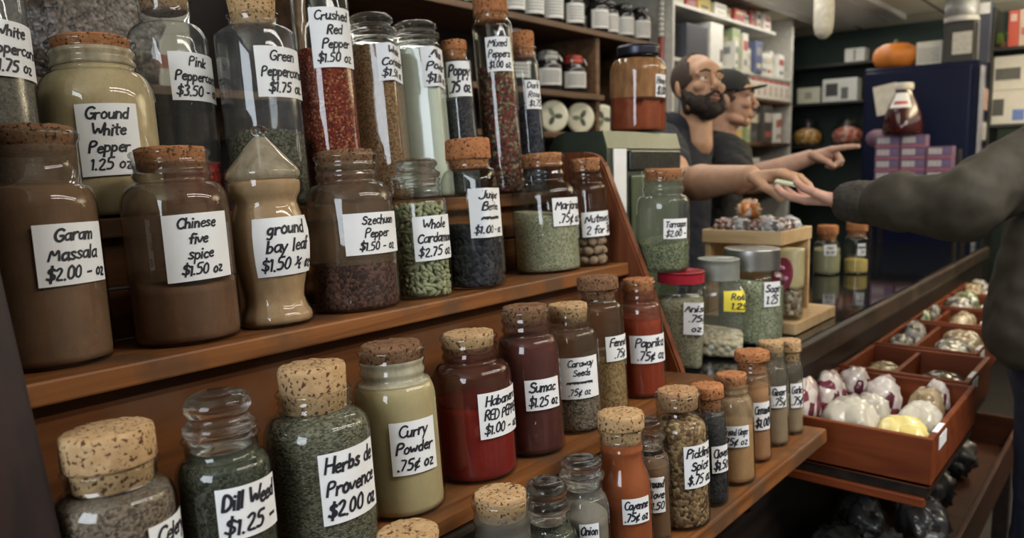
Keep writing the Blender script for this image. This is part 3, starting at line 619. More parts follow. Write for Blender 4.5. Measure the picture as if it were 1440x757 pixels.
    # paper label and its writing
    if jid not in ('D0', 'D1', 'D2'):
        def S(ph, zz, d):
            rr = max(rad_at(P, zz), r * .8) * (shape(ph, zz) if shape else 1) + d; return (rr * cos(ph), rr * sin(ph), zz)
        n = 14; skew = rnd.uniform(-.02, .02) if jid not in ('A2', 'B3') else .03
        ht = lz1 - lz0; wd = (pr - pl) * r
        def L(u, w, d): return S(pl + (pr - pl) * u, lz0 + ht * w + skew * wd * (u - .5) , d)
        vs = [L(i / n, j / 4, .0006) for j in range(5) for i in range(n + 1)]
        fs = [(j * (n + 1) + i, j * (n + 1) + i + 1, (j + 1) * (n + 1) + i + 1, (j + 1) * (n + 1) + i) for j in range(4) for i in range(n)]
        lo = mesh('paper_label', vs, fs, YELLOWP if jid == 'C2' else PAPER, root)
        if jid == 'C2': lo['label'] = 'yellow paper label'
        qs = handwriting(lines, wd, ht, rnd)
        vs, fs = [], []
        for q4 in qs:
            b0 = len(vs); vs += [L(px / wd, py / ht, .0011) for px, py in q4]; fs.append((b0, b0 + 1, b0 + 2, b0 + 3))
        mesh('handwriting', vs, fs, INK, lo, False)
    return root, P
PODM = plain('cardamom_pod', (.30, .31, .175), .7, var=.35, scale=60)
def ellip(vs, fs, c, s, R_, seg=8, rings=5, ridge=0.):
    b0 = len(vs)
    for i in range(rings + 1):
        th = pi * i / rings
        for k in range(seg):
            a = 2 * pi * k / seg; rr = sin(th) * (1 + ridge * cos(3 * a))
            vs.append(Vector(c) + R_ @ Vector((s[0] * rr * cos(a), s[1] * rr * sin(a), s[2] * cos(th))))
    for i in range(rings):
        for k in range(seg):
            a, b_ = b0 + i * seg + k, b0 + i * seg + (k + 1) % seg; fs.append((a, b_, b_ + seg, a + seg))
for jid in JI:
    root, P = build_jar(jid)
    if jid == 'A5':   # green pods packed against the glass
        rnd = random.Random(3); vs, fs = [], []; zf = JT[jid][9]; zz = .0098; ri = JT[jid][4] - .007
        while zz < zf:
            m = 21
            for k in range(m):
                a = 2 * pi * (k + rnd.random() * .6) / m; rr = min(ri, rad_at(P, zz) - .0075) - rnd.random() * .003
                ellip(vs, fs, (rr * cos(a), rr * sin(a), zz + rnd.uniform(-.002, .002)), (.0040, .0040, .0078), Euler((rnd.uniform(0, 3), rnd.uniform(-.9, .9), a), 'XYZ').to_matrix(), 7, 5, .12)
            zz += .0062
        for _ in range(60):
            a = rnd.random() * 6.28; rr = ri * .75 * math.sqrt(rnd.random()); ellip(vs, fs, (rr * cos(a), rr * sin(a), zf), (.0034, .0034, .0068), Euler((rnd.uniform(0, 3), rnd.uniform(0, 3), a), 'XYZ').to_matrix(), 7, 5, .12)
        po = mesh('cardamom_pods', vs, fs, PODM, root); po['kind'] = 'stuff'; po['label'] = 'green cardamom pods'
        lathe('pod_core', [(ri - .007, .004), (ri - .007, zf - .006)], PODM, po, 20, None, True, True)
    if jid == 'A8':   # whole nutmegs, each its own thing
        rnd = random.Random(9); jx, jy, jz = JT[jid][:3]; rj = JT[jid][4]; vs, fs = [], []
        ellip(vs, fs, (0, 0, 0), (.0092, .0092, .0115), Matrix.Identity(3), 14, 9, .02)
        nm = mesh('nutmeg', vs, fs, plain('nutmeg_shell', (.30, .20, .125), .8, var=.35, scale=140)); first = True
        M_ = Matrix.Translation((jx, jy, jz)) @ Matrix.Rotation(-RAD(4), 4, 'X')
        for lv in range(5):
            ring = [(rj - .0152, 2 * pi * (k + .5 * (lv % 2)) / 8) for k in range(8)] + [(.006, lv * 2.)]
            for rr, a in ring:
                o = nm if first else nm.copy()
                if not first: COL.objects.link(o)
                first = False
                o.location = M_ @ Vector((rr * cos(a), rr * sin(a), .0135 + lv * .0195 + rnd.uniform(-.0008, .0008)))
                o.rotation_euler = (rnd.uniform(0, 3), rnd.uniform(0, 3), rnd.uniform(0, 3)); s = rnd.uniform(.9, 1.0); o.scale = (s, s, s)
                tag(o, 'whole brown nutmeg inside the small corked jar labelled Nutmeg', 'nutmeg', 'nutmegs in the corked jar')

# ------------------------------------------------------------------ more things on and around the counter
OLIVE = plain('olive_green_enamel', (.055, .075, .04), .45); OLIVED = plain('dark_green_enamel', (.022, .034, .02), .5); CREAM = plain('cream_card', (.62, .58, .45), .7)
bb = empty('metal_box', (1.695, 1.06, 1.01)); tag(bb, 'dark green metal box on the counter behind the rack, holding the big amber jar', 'box')
def local(o, root): o.matrix_parent_inverse = Matrix.Translation(-root.location); return o
PRF = [(.972, 1.012), (.972, 1.488), (.984, 1.528), (1.09, 1.529), (1.118, 1.518), (1.136, 1.49), (1.142, 1.45), (1.142, 1.012)]
local(prism('body', PRF, 1.515, 1.872, OLIVED, bb, 'X', .004), bb)
local(prism('top_band', [(.969, 1.489), (.981, 1.5285), (.985, 1.5285), (.974, 1.489)], 1.518, 1.87, OLIVE, bb, 'X', 0), bb)
local(box('front_panel', (1.62, .9655, 1.06), (1.852, .9725, 1.425), OLIVE, bb, .003), bb)
hm = plain('hammered_black', (.03, .032, .03), .35, .4, var=.6, scale=90)
local(box('name_plate', (1.612, .964, 1.438), (1.862, .9725, 1.484), hm, bb, .003), bb)
pc = local(box('price_card', (1.545, .9685, 1.335), (1.600, .9715, 1.488), PAPER, bb, 0), bb); pc['label'] = 'white price card with a red figure'
local(prism('red_figure', [(1.55, 1.40), (1.562, 1.40), (1.566, 1.43), (1.572, 1.462), (1.565, 1.475), (1.556, 1.46), (1.550, 1.43)], .9675, .9684, plain('red_print', (.35, .05, .04), .7), pc, 'Y', 0), bb)
vs, fs = [], []
for q4 in handwriting(['1001', '1005', '0/0'], .1, .026, random.Random(2)):
    b0 = len(vs); vs += [(1.582 + (.013 - py) , .968, 1.345 + px * 1.2) for px, py in q4]; fs.append((b0, b0 + 1, b0 + 2, b0 + 3))
local(mesh('print', vs, fs, plain('grey_print', (.35, .35, .36), .7), pc, False), bb)

# pine display stand with a tray of wrapped sweets, and a bag standing on its base
st = empty('display_stand', (2.1, .83, 1.0105)); tag(st, 'pale pine display stand with a tray on top, on the counter beside the jars', 'stand')
def lb(name, lo, hi, mat=PINE, bev=.002): return local(box(name, lo, hi, mat, st, bev), st)
lb('base_block', (1.955, .688, 1.0112), (2.27, .94, 1.042), PINE, .003)
lb('side_board', (1.985, .938, 1.042), (2.2, .953, 1.236)); lb('back_board', (2.186, .74, 1.042), (2.2, .938, 1.236))
lb('tray_floor', (1.98, .742, 1.236), (2.2, .955, 1.243))
lb('tray_side', (1.976, .738, 1.236), (1.985, .958, 1.272)); lb('tray_side', (2.196, .738, 1.236), (2.205, .958, 1.272)); lb('tray_side', (1.985, .738, 1.236), (2.196, .747, 1.272)); lb('tray_side', (1.985, .949, 1.236), (2.196, .958, 1.272))
def hash3(x, y, z, s): 
    from mathutils import noise
    return noise.noise(Vector((x, y, z)) * s)
def blob(name, c, s, mat, rz=0, amp=.18, fr=3., seg=28, rings=18, seed=0, flat=0., parent=None, tilt=0):
    """a soft lumpy bag: an ellipsoid with creases, flattened where it lies"""
    vs, fs = [], []; R_ = Euler((tilt, 0, rz), 'XYZ').to_matrix()
    for i in range(rings + 1):
        th = pi * i / rings
        for k in range(seg):
            a = 2 * pi * k / seg; d = Vector((sin(th) * cos(a), sin(th) * sin(a), cos(th)))
            d2 = Vector(((abs(d.x) ** .8) * (1 if d.x > 0 else -1), (abs(d.y) ** .8) * (1 if d.y > 0 else -1), d.z))
            n = 1 + amp * hash3(d.x + seed * 7.1, d.y, d.z, fr) + amp * .6 * hash3(d.x, d.y + seed * 3.3, d.z, fr * 2.7)
            v = Vector((d2.x * s[0] * n, d2.y * s[1] * n, d2.z * s[2] * n))
            if v.z < -s[2] * (1 - flat) * .999: v.z = -s[2] * (1 - flat)
            vs.append(Vector(c) + R_ @ v)
    for i in range(rings):
        for k in range(seg):
            a, b_ = i * seg + k, i * seg + (k + 1) % seg; fs.append((a, b_, b_ + seg, a + seg))
    return mesh(name, vs, fs, mat, parent)
def wrapmat(name, stops, scale, rough=.18):
    if name in MATS: return MATS[name]
    m = grains(name, stops, scale, .5, rough); m.node_tree.nodes['Principled BSDF'].inputs['Specular IOR Level'].default_value = .8
    return m
W_OR = wrapmat('orange_sweets', [(0, (.55, .12, .02)), (.4, (.7, .25, .05)), (.7, (.7, .6, .5)), (1, (.35, .25, .18))], 60)
W_BR = wrapmat('brown_sweets', [(0, (.05, .025, .018)), (.45, (.16, .07, .04)), (.75, (.45, .38, .34)), (.9, (.03, .02, .02))], 65)
W_SV = wrapmat('silver_wrapper', [(0, (.06, .05, .05)), (.35, (.35, .33, .33)), (.7, (.65, .63, .62)), (1, (.12, .08, .07))], 48, .12)
rnd = random.Random(5); n = 0
CANDY = [(2.025, .915, W_BR), (2.03, .862, W_SV), (2.03, .822, W_BR), (2.03, .783, W_SV), (2.085, .90, W_SV), (2.092, .845, W_BR), (2.092, .784, W_BR), (2.152, .912, W_BR), (2.155, .848, W_SV), (2.155, .783, W_SV), (2.062, .862, W_OR), (2.122, .885, W_OR)]
CL = {W_OR: ['orange wrapped bag of sweets heaped on top, nearest the camera', 'orange wrapped bag of sweets heaped on top, behind the first orange one'],
      W_BR: 'clear bag of brown sweets lying in the pine tray', W_SV: 'silver wrapped bag of sweets lying in the pine tray'}
for x, y, m_ in CANDY:
    top = m_ is W_OR
    o = blob('candy_bag', (0, 0, 0), (.0295, .0285, .026), m_, rnd.uniform(0, 3), .25, 3.2, seed=n, flat=.15)
    o.location = (x, y, 1.274 if not top else 1.322); n += 1
    if top: tag(o, CL[m_].pop(0), 'candy bag')
    else: tag(o, CL[m_], 'candy bag', 'brown sweet bags in the tray' if m_ is W_BR else 'silver sweet bags in the tray')
# the bag with an oval badge
bg = empty('gusset_bag', (2.02, .745, 1.0425)); tag(bg, 'cream-topped clear bag of dried chips with a pink oval badge on the pine stand base', 'bag')
def bagshell(name, z0, z1, mat, k=1.):
    vs, fs = [], []; n_, m_ = 28, 12
    for j in range(m_ + 1):
        t = j / m_; z = z0 + (z1 - z0) * t; f = z / .19; wx = (.036 - .018 * f ** 2) * k; wy = (.046 + .004 * f) * k
        for i in range(n_):
            a = 2 * pi * i / n_; c_, s_ = cos(a), sin(a)
            r_ = (abs(c_) ** 4 + abs(s_) ** 4) ** -.25 * (1 + .04 * hash3(c_ * 2, s_ * 2, z * 30, 1.3))
            vs.append((wx * c_ * r_, wy * s_ * r_, z))
    for j in range(m_):
        for i in range(n_):
            a, b_ = j * n_ + i, j * n_ + (i + 1) % n_; fs.append((a, b_, b_ + n_, a + n_))
    fs.append(tuple(reversed(range(n_)))); fs.append(tuple(range(m_ * n_, (m_ + 1) * n_)))
    return mesh(name, vs, fs, mat, bg)
bagshell('dried_chips', .012, .075, grains('dried_chips', gray3((.16, .10, .06), (.40, .30, .20), (.66, .58, .46)), 75, 1.), .93)['kind'] = 'stuff'
bagshell('clear_bag', .0, .085, GLASS, 1.); bagshell('cream_bag_top', .083, .185, plain('cream_bag', (.55, .47, .25), .4), 1.)
bm = bmesh.new(); bmesh.ops.create_circle(bm, cap_ends=True, radius=1, segments=32)
for v in bm.verts: v.co = Vector((-.0415 + .02 * (v.co.y * .042) / .08, v.co.x * -.026 - .008, .118 + v.co.y * .044))
r = bmesh.ops.extrude_face_region(bm, geom=bm.faces[:])
bmesh.ops.translate(bm, verts=[e for e in r['geom'] if isinstance(e, bmesh.types.BMVert)], vec=(.012, 0, 0)); bmesh.ops.recalc_face_normals(bm, faces=bm.faces[:])
lg = bm_obj('oval_badge', bm, plain('badge_maroon', (.22, .025, .06), .4), bg); lg['label'] = 'maroon oval badge with pink pattern'
for k in range(9):
    a = k * .9; c_ = (-.0428, -.008 + .012 * cos(a), .118 + .026 * sin(a * 1.3)); vs, fs = [], []
    ellip(vs, fs, c_, (.0025, .006 + .003 * (k % 2), .007), Euler((a, 0, 0)).to_matrix(), 8, 5); mesh('badge_mark', vs, fs, plain('badge_pink', (.62, .30, .42), .5), lg)
lt = blob('paper_tag', (-.034, .004, .012), (.006, .012, .010), PAPER, 0, .05, parent=bg)

# drawers pulled out in front of the counter
DR = [(1.70, 2.185, .318, []), (2.20, 2.53, .338, [.52]), (2.545, 2.965, .375, [.55]), (2.98, 3.305, .43, [.585]), (3.32, 3.66, .48, []), (3.675, 4.05, .52, [])]
DL = ['front drawer nearest the camera, full of white, yellow and purple printed bags', 'second wooden drawer, mostly empty with a divider down the middle', 'third wooden drawer holding shiny clear bags, with a divider', 'fourth wooden drawer with green and clear bags', 'fifth wooden drawer beside the jacketed customer', 'sixth wooden drawer, farthest along the counter']
for i, (x0, x1, yr, dv) in enumerate(DR):
    d = empty('pullout_tray', ((x0 + x1) / 2, .49, .785)); tag(d, DL[i], 'tray')
    def db(name, lo, hi, mat=WOODD, bev=.002): return local(box(name, lo, hi, mat, d, bev), d)
    db('drawer_floor', (x0, yr, .785), (x1, .655, .795)); db('front_board', (x0, yr, .786), (x0 + .014, .655, .889)); db('back_board', (x1 - .013, yr + .012, .795), (x1, .655, .886))
    db('side_board', (x0 + .014, yr, .786), (x1, yr + .013, .889)); db('side_board', (x0 + .014, .642, .795), (x1 - .013, .655, .886))
    for y in dv: db('divider', (x0 + .014, y - .006, .795), (x1 - .013, y + .006, .88))
    db('label_holder', (x0 + .06, yr - .0015, .85), (x0 + .13, yr - .0002, .878), PAPER, 0)
    db('label_holder', (x0 + .05, yr + .001, .8892), (x0 + .12, yr + .012, .8906), PAPER, 0)
    if i < 2:
        db('runner', (x0 + .004, yr + .005, .762), (x1, .655, .785), WOODDK, .002); db('lower_rail', (x0 - .004, yr + .01, .742), (x0 + .02, .655, .762), WOODD, .003)
# what lies in them
P_W = wrapmat('white_bag_plastic', [(0, (.50, .46, .38)), (.5, (.60, .56, .47)), (1, (.70, .66, .58))], 14, .2); P_Y = wrapmat('yellow_bag_plastic', [(0, (.72, .58, .20)), (.6, (.80, .68, .30)), (1, (.85, .78, .5))], 18, .2)
P_P = wrapmat('purple_printed_plastic', [(0, (.08, .015, .03)), (.28, (.22, .04, .07)), (.36, (.66, .58, .54)), (.8, (.72, .66, .62)), (1, (.16, .03, .05))], 34, .2)
P_B2 = wrapmat('flat_clear_plastic', [(0, (.05, .04, .03)), (.5, (.12, .10, .08)), (1, (.30, .28, .25))], 25, .12)
P_C = wrapmat('clear_bag_plastic', [(0, (.08, .07, .06)), (.4, (.22, .20, .17)), (.75, (.55, .53, .48)), (1, (.75, .74, .70))], 40, .1); P_G = wrapmat('green_bag_plastic', [(0, (.05, .07, .03)), (.4, (.16, .19, .09)), (.75, (.40, .42, .28)), (1, (.7, .7, .62))], 38, .12)
P_T = wrapmat('tan_bag_plastic', [(0, (.22, .15, .08)), (.5, (.38, .28, .16)), (1, (.6, .52, .38))], 40, .2); P_B = wrapmat('dim_grey_bag_plastic', [(0, (.035, .032, .03)), (.6, (.08, .075, .07)), (1, (.2, .19, .18))], 20, .25)
BAGS = [ # x, y, size, material, label
 (1.815, .508, (.078, .064, .062), P_W, 'large round white bag in the front drawer, behind the yellow bag'), (1.782, .392, (.057, .058, .056), P_Y, 'yellow bag in the front drawer'), (1.91, .385, (.060, .050, .056), P_W, 'white bag at the right side of the front drawer, behind the yellow one'),
 (1.80, .606, (.072, .029, .078), P_P, 'white and maroon printed packet at the counter end of the front drawer'), (1.955, .60, (.065, .038, .07), P_P, 'white and maroon printed packet in the front drawer, tucked behind the first one'), (1.945, .50, (.045, .045, .052), P_W, 'small cream bag in the middle of the front drawer'), (2.045, .50, (.046, .046, .062), P_P, 'maroon printed packet in the middle of the front drawer'), (2.045, .40, (.05, .042, .055), P_T, 'pale tan packet near the back of the front drawer'), (2.12, .59, (.045, .042, .06), P_P, 'maroon printed packet at the back left of the front drawer'), (2.135, .395, (.032, .034, .055), P_P, 'small maroon packet at the back right of the front drawer'),
 (2.36, .585, (.12, .05, .038), P_T, 'flat tan bag in the left half of the second drawer'), (2.36, .43, (.12, .065, .034), P_B2, 'flat clear bag in the right half of the second drawer'),
 (2.655, .602, (.078, .038, .055), P_C, 'clear shiny bag at the front left of the third drawer'), (2.83, .602, (.085, .038, .06), P_C, 'clear shiny bag at the back left of the third drawer'), (2.665, .462, (.085, .06, .052), P_C, 'clear shiny bag at the front right of the third drawer'), (2.85, .462, (.08, .06, .052), P_T, 'tan bag at the back right of the third drawer'),
 (3.07, .616, (.06, .019, .06), P_G, 'green herb bag in the left half of the fourth drawer'), (3.215, .616, (.06, .019, .06), P_C, 'clear shiny bag in the left half of the fourth drawer'), (3.14, .512, (.12, .046, .055), P_T, 'tan bag in the right half of the fourth drawer'),
 (3.42, .575, (.07, .06, .062), P_C, 'clear shiny bag at the left of the fifth drawer'), (3.565, .575, (.06, .06, .062), P_G, 'green bag at the back of the fifth drawer'), (3.80, .59, (.085, .045, .062), P_T, 'tan bag in the sixth drawer'), (3.96, .59, (.055, .045, .062), P_C, 'clear bag at the back of the sixth drawer')]
for k, (x, y, s, m_, lab) in enumerate(BAGS):
    s = (s[0] * .93, s[1] * .93, s[2]); o = blob('plastic_bag', (0, 0, 0), s, m_, 0, .13, 2.6, seed=k, flat=.1); o.location = (x, y, .796 + s[2] * .9); tag(o, lab, 'bag')
# lower bin by the floor
WOODLOW = wood('low_bin_wood', (.03, .008, .003), (.075, .022, .008), .5, (30, 3, 30))
lo_ = empty('wooden_bin', (2.2, .5, .0)); tag(lo_, 'reddish wooden bin of clear bags low down under the drawers', 'bin')
def bb2(name, lo, hi, mat=WOODLOW): return local(box(name, lo, hi, mat, lo_, .003), lo_)
bb2('bin_floor', (1.78, .34, .37), (3.3, .655, .385)); bb2('front_board', (1.765, .34, .36), (1.785, .655, .50)); bb2('side_board', (1.785, .335, .36), (3.3, .35, .48)); bb2('back_board', (3.3, .34, .36), (3.315, .655, .50))
for bx in (1.79, 3.25): bb2('leg', (bx, .35, 0), (bx + .05, .40, .37), WOODDK)
for k, (x, y) in enumerate([(1.95, .575), (1.98, .45), (2.2, .575), (2.3, .45), (2.6, .5), (2.9, .5)]):
    o = blob('plastic_bag', (0, 0, 0), (.10, .058, .075), P_B, .2 * k, .25, 2.6, seed=30 + k, flat=.1); o.location = (x, y, .386 + .075 * .92)
    tag(o, 'dim clear plastic bag lying in the low bin under the drawers', 'bag', 'plastic bags in the low bin')

# ------------------------------------------------------------------ shelves on the back wall
SHW = wood('shelf_wood', (.06, .032, .017), (.16, .09, .048), .5, (2, 30, 30)); WHT = plain('white_shelf', (.55, .53, .47), .5)
us = empty('wall_shelves', (2.6, 2.2, 1.2)); tag(us, 'dark wooden wall shelves holding jars and tins behind the green box', 'shelves')
def sb(name, lo, hi, mat=SHW): return local(box(name, lo, hi, mat, us, .002), us)
sb('shelf_board', (1.5, 2.05, 2.045), (3.72, 2.419, 2.069)); sb('shelf_board', (1.5, 2.05, 1.755), (3.19, 2.419, 1.779)); sb('shelf_board', (1.5, 2.05, 1.575), (3.5, 2.419, 1.60)); sb('upright', (3.15, 2.07, 1.60), (3.18, 2.419, 2.045)); sb('upright', (1.5, 2.07, 1.0), (1.53, 2.419, 2.044)); sb('upright', (3.66, 2.07, .0), (3.70, 2.419, 2.044))
po = empty('striped_post', (3.82, 2.1, 0)); tag(po, 'thin red and white post between the jar shelves and the carton shelves', 'post')
tube('red_post', [(0, 0, 0), (0, 0, 2.12)], .014, plain('post_red', (.22, .03, .025), .4), po); 
v, f = [], []
for k in range(12):
    a, b_ = tube_v([(0, 0, 2.122 + k * .026), (0, 0, 2.142 + k * .026)], .017, 10); q0 = len(v); v += a; f += [tuple(i + q0 for i in t) for t in b_]
mesh('white_beads', v, f, WHT, po)
DG = plain('dark_jar_glass', (.012, .010, .010), .08, spec=.6); OFFW = plain('offwhite_label', (.60, .59, .55), .7, var=.06); LNS = plain('label_print', (.18, .17, .17), .7)
def small_jar(name, loc, r, h, body, lab, grp, cat='jar', label_phi=-2.1, lid=None, cap=None, lz=(.12, .62)):
    j = empty(name, loc); tag(j, lab, cat, grp)
    lathe('glass_body', [(r * .85, 0), (r, .006), (r, h * .68), (r * .93, h * .76), (r * .72, h * .82), (r * .72, h * .86)], body, j, 26)
    lathe('lid', [(r * .76, h * .85), (r * .78, h * .86), (r * .78, h * .97), (r * .72, h), (.001, h)], lid or DG, j, 26)
    z0, z1 = h * lz[0], h * lz[1]; n_ = 10; w_ = 1.0
    vs = [((r + .001) * cos(label_phi - w_ + 2 * w_ * i / n_), (r + .001) * sin(label_phi - w_ + 2 * w_ * i / n_), z) for z in (z0, z1) for i in range(n_ + 1)]
    la = mesh('paper_label', vs, [(i, i + 1, i + n_ + 2, i + n_ + 1) for i in range(n_)], OFFW, j)
    vs, fs = [], []
    for q_ in range(5):
        zc = z0 + (z1 - z0) * (.2 + q_ * .15); b0 = len(vs)
        vs += [((r + .0018) * cos(label_phi - .7 + 1.4 * i / n_), (r + .0018) * sin(label_phi - .7 + 1.4 * i / n_), z) for z in (zc - .0025, zc + .0025) for i in range(n_ + 1)]
        fs += [(b0 + i, b0 + i + 1, b0 + i + n_ + 2, b0 + i + n_ + 1) for i in range(n_)]
    mesh('printed_lines', vs, fs, LNS, la)
    return j
def dup(root, loc, lab=None, grp=None):
    r = root.copy(); COL.objects.link(r); r.location = loc
    if lab: r['label'] = lab
    if grp: r['group'] = grp
    for ch in list(root.children):
        c = ch.copy(); COL.objects.link(c); c.parent = r; c.matrix_parent_inverse = ch.matrix_parent_inverse.copy()
        for g in ch.children:
            d_ = g.copy(); COL.objects.link(d_); d_.parent = c; d_.matrix_parent_inverse = g.matrix_parent_inverse.copy()
    return r
j0 = small_jar('preserve_jar', (2.72, 2.11, 2.07), .052, .17, DG, 'dark jar with a white printed label on the high shelf at the back', 'dark jars on the high shelf')
for x, y in ((2.86, 2.11), (3.02, 2.11), (3.225, 2.11), (3.345, 2.13), (3.475, 2.12), (3.62, 2.11), (2.59, 2.11), (2.47, 2.12), (2.35, 2.11), (2.80, 2.26), (2.95, 2.26), (3.12, 2.27), (3.30, 2.27), (3.50, 2.27)): dup(j0, (x, y, 2.07))
# clamp-lid jars on the second shelf
def clamp_jar(loc, lab, lidmat, body=DG, r=.062, h=.2):
    j = small_jar('clamp_jar', loc, r, h * .82, body, lab, None, 'jar', -2.2, lidmat, lz=(.18, .62))
    tube('wire_clamp', [(-r * .8, -r * .5, h * .62), (-r * .95, -r * .6, h * .75), (-r * .55, -r * .3, h * .88), (0, 0, h * .84), (r * .5, -r * .7, h * .8), (r * .4, -r * 1.0, h * .66)], .004, METAL, j)
    lathe('lid_dome', [(r * .8, h * .81), (r * .7, h * .88), (r * .35, h * .92), (.001, h * .93)], lidmat, j, 24)
    return j
clamp_jar((2.88, 2.15, 1.78), 'dark clamp-top jar with a pale lid on the second back shelf', plain('pale_lid', (.30, .30, .27), .3)); clamp_jar((3.075, 2.15, 1.78), 'dark clamp-top jar with a red lid beside the brown upright', plain('red_lid_glossy', (.35, .05, .03), .3))
clamp_jar((2.62, 2.15, 1.78), 'large clear clamp-top jar half hidden by the narrow petal bottle', plain('glassy_lid', (.25, .25, .25), .1), GLASS, .085, .27)
# decorated tins lying on their sides
for k, (x, lab) in enumerate(((2.85, 'round tin with a pale lid facing out, left of three'), (3.06, 'round tin with a pale flowered lid facing out, middle of three'), (3.25, 'round tin with a pale lid facing out, right of three beside the amber jar'))):
    t = empty('round_tin', (x, 2.10, 1.672), (RAD(90), 0, RAD(-32))); tag(t, lab, 'tin')
    r = .068
    lathe('tin_body', [(r * .97, -.12), (r, -.118), (r, 0)], DG, t, 36); lathe('lid', [(r * 1.03, -.014), (r * 1.03, .002), (r * .98, .006), (r * .80, .006), (.001, .007)], plain('tin_lid_ivory', (.66, .64, .50), .35, var=.06), t, 40)
    for q_ in range(3):
        a = q_ * 2.1 + k; vs, fs = [], []; ellip(vs, fs, (r * .32 * cos(a), r * .32 * sin(a), .0075), (r * .3, r * .17, .0015), Euler((0, 0, a)).to_matrix(), 14, 6)
        mesh('printed_flower', vs, fs, plain('tin_print_green' if q_ % 2 else 'tin_print_dark', (.16, .22, .12) if q_ % 2 else (.07, .07, .06), .5), t)

# cartons on the white shelves behind the vendors
uc = empty('carton_shelves', (4.7, 2.2, 1.2)); tag(uc, 'white shelves crowded with cartons behind the two vendors', 'shelves')
def cb(name, lo, hi, mat=WHT): return local(box(name, lo, hi, mat, uc, .002), uc)
for z_, x0_, x1_ in ((2.29, 3.88, 5.3), (2.0, 3.88, 5.62), (1.845, 4.55, 5.62), (1.56, 3.88, 5.62), (1.25, 3.88, 5.62)): cb('shelf_board', (x0_, 2.05, z_), (x1_, 2.419, z_ + .02), WHT if z_ > 1.9 else SHW)
cb('upright', (5.6, 2.05, 0), (5.63, 2.419, 2.438)); cb('upright', (3.86, 2.05, 0), (3.88, 2.419, 2.43))
def carton(name, x, y, z, w, d, h, colr, lab, grp, accents, rz=0, cat='carton', rough=.55):
    c = empty(name, (x, y, z + .0005), (0, 0, rz)); tag(c, lab, cat, grp)
    box('carton_body', (-w / 2, -d / 2, 0), (w / 2, d / 2, h), plain('carton_%02d%02d%02d' % tuple(int(q * 99) for q in colr), colr, rough, var=.05), c, .002)
    for (u0, v0, u1, v1, ac) in accents:   # printed panels on the front (and on the left end)
        m_ = plain('print_%02d%02d%02d' % tuple(int(q * 99) for q in ac), ac, .6, var=.15, scale=60)
        box('printed_panel', (-w / 2 + w * u0, -d / 2 - .0015, h * v0), (-w / 2 + w * u1, -d / 2 - .0002, h * v1), m_, c, 0)
    if accents:
        ac = accents[0][4]; m_ = plain('print_%02d%02d%02d' % tuple(int(q * 99) for q in ac), ac, .6, var=.15, scale=60)
        box('end_print', (-w / 2 - .0015, -d / 2 + d * .2, h * accents[0][1]), (-w / 2 - .0002, d / 2 - d * .2, h * accents[0][3]), m_, c, 0)
    return c
WCO = [(.72, .70, .62), (.66, .64, .58), (.75, .74, .68), (.60, .57, .48)]
OCO = [((.10, .12, .22), 'dark blue'), ((.42, .07, .05), 'red'), ((.55, .42, .10), 'yellow'), ((.06, .055, .05), 'black'), ((.28, .14, .06), 'brown'), ((.30, .36, .20), 'green')]
ACC = [(.45, .42, .38), (.40, .10, .08), (.25, .25, .27), (.55, .5, .35), (.12, .12, .14)]
rnd = random.Random(21)
for z_, x0_, x1_, hmax, wmin, wmax in ((2.31, 3.95, 5.28, .125, .09, .16), (2.02, 4.62, 5.58, .25, .07, .12), (1.58, 4.3, 5.58, .24, .08, .15), (1.27, 3.95, 5.58, .25, .09, .16)):
    x = x0_
    while x < x1_ - .1:
        w = rnd.uniform(wmin, wmax); h = rnd.uniform(.5, 1) * hmax
        a = ACC[rnd.randrange(5)]; a2 = ACC[rnd.randrange(5)]
        col_, lb_, gr_ = WCO[rnd.randrange(4)], 'white printed carton on the crowded shelves behind the vendors', 'white cartons behind the vendors'
        if rnd.random() < .3: col_, q_ = OCO[rnd.randrange(6)]; lb_ = q_ + ' printed carton among the white ones on the shelves behind the vendors'; gr_ = q_ + ' cartons behind the vendors'
        if rnd.random() < .35: w *= .55
        carton('carton', x + w / 2, 2.05 + .09 + rnd.uniform(-.03, .03), z_, w, .16, h, col_, lb_, gr_, [(.12, .55, .88, .8, a), (.2, .15, .8, .3, a2)])
        x += w + rnd.uniform(.004, .02)
x = 4.9
for k in range(7): 
    carton('carton', x + .047, 2.115, 1.865, .092, .12, .128, (.70, .66, .58), 'white carton with red trim in the neat row beside the capped vendor', 'red trimmed cartons in a row', [(.05, .86, .95, .97, (.45, .06, .05)), (.2, .2, .8, .7, (.55, .45, .38))]); x += .098
carton('carton', 4.79, 2.115, 1.865, .10, .12, .125, (.42, .05, .04), 'red carton at the left end of the neat row of red and white cartons', None, [(.2, .6, .8, .85, (.5, .4, .35))])
carton('carton', 4.17, 2.15, 2.02, .26, .18, .2, (.06, .065, .08), 'large dark blue-grey carton above the bearded vendor', None, [(.06, .06, .94, .94, (.045, .045, .055))])
carton('carton', 4.42, 2.15, 2.02, .17, .18, .24, (.72, .70, .64), 'tall plain white carton right of the dark one above the bearded vendor', None, [(.75, .1, .95, .4, (.12, .1, .1))])
for k, (x, cl, lb_) in enumerate(((3.95, (.30, .31, .32), 'grey paper tub on the shelf left of the bearded vendor'), (4.08, (.20, .26, .42), 'blue and white tub left of the bearded vendor, right of the grey one'))):
    t = empty('tub', (x, 2.12, 1.581)); tag(t, lb_, 'tub')
    lathe('tub_body', [(.045, 0), (.055, .27)], plain('tub_%d' % k, cl, .5), t, 28); lathe('lid', [(.058, .262), (.059, .29), (.05, .3), (.001, .3)], WHT, t, 28)

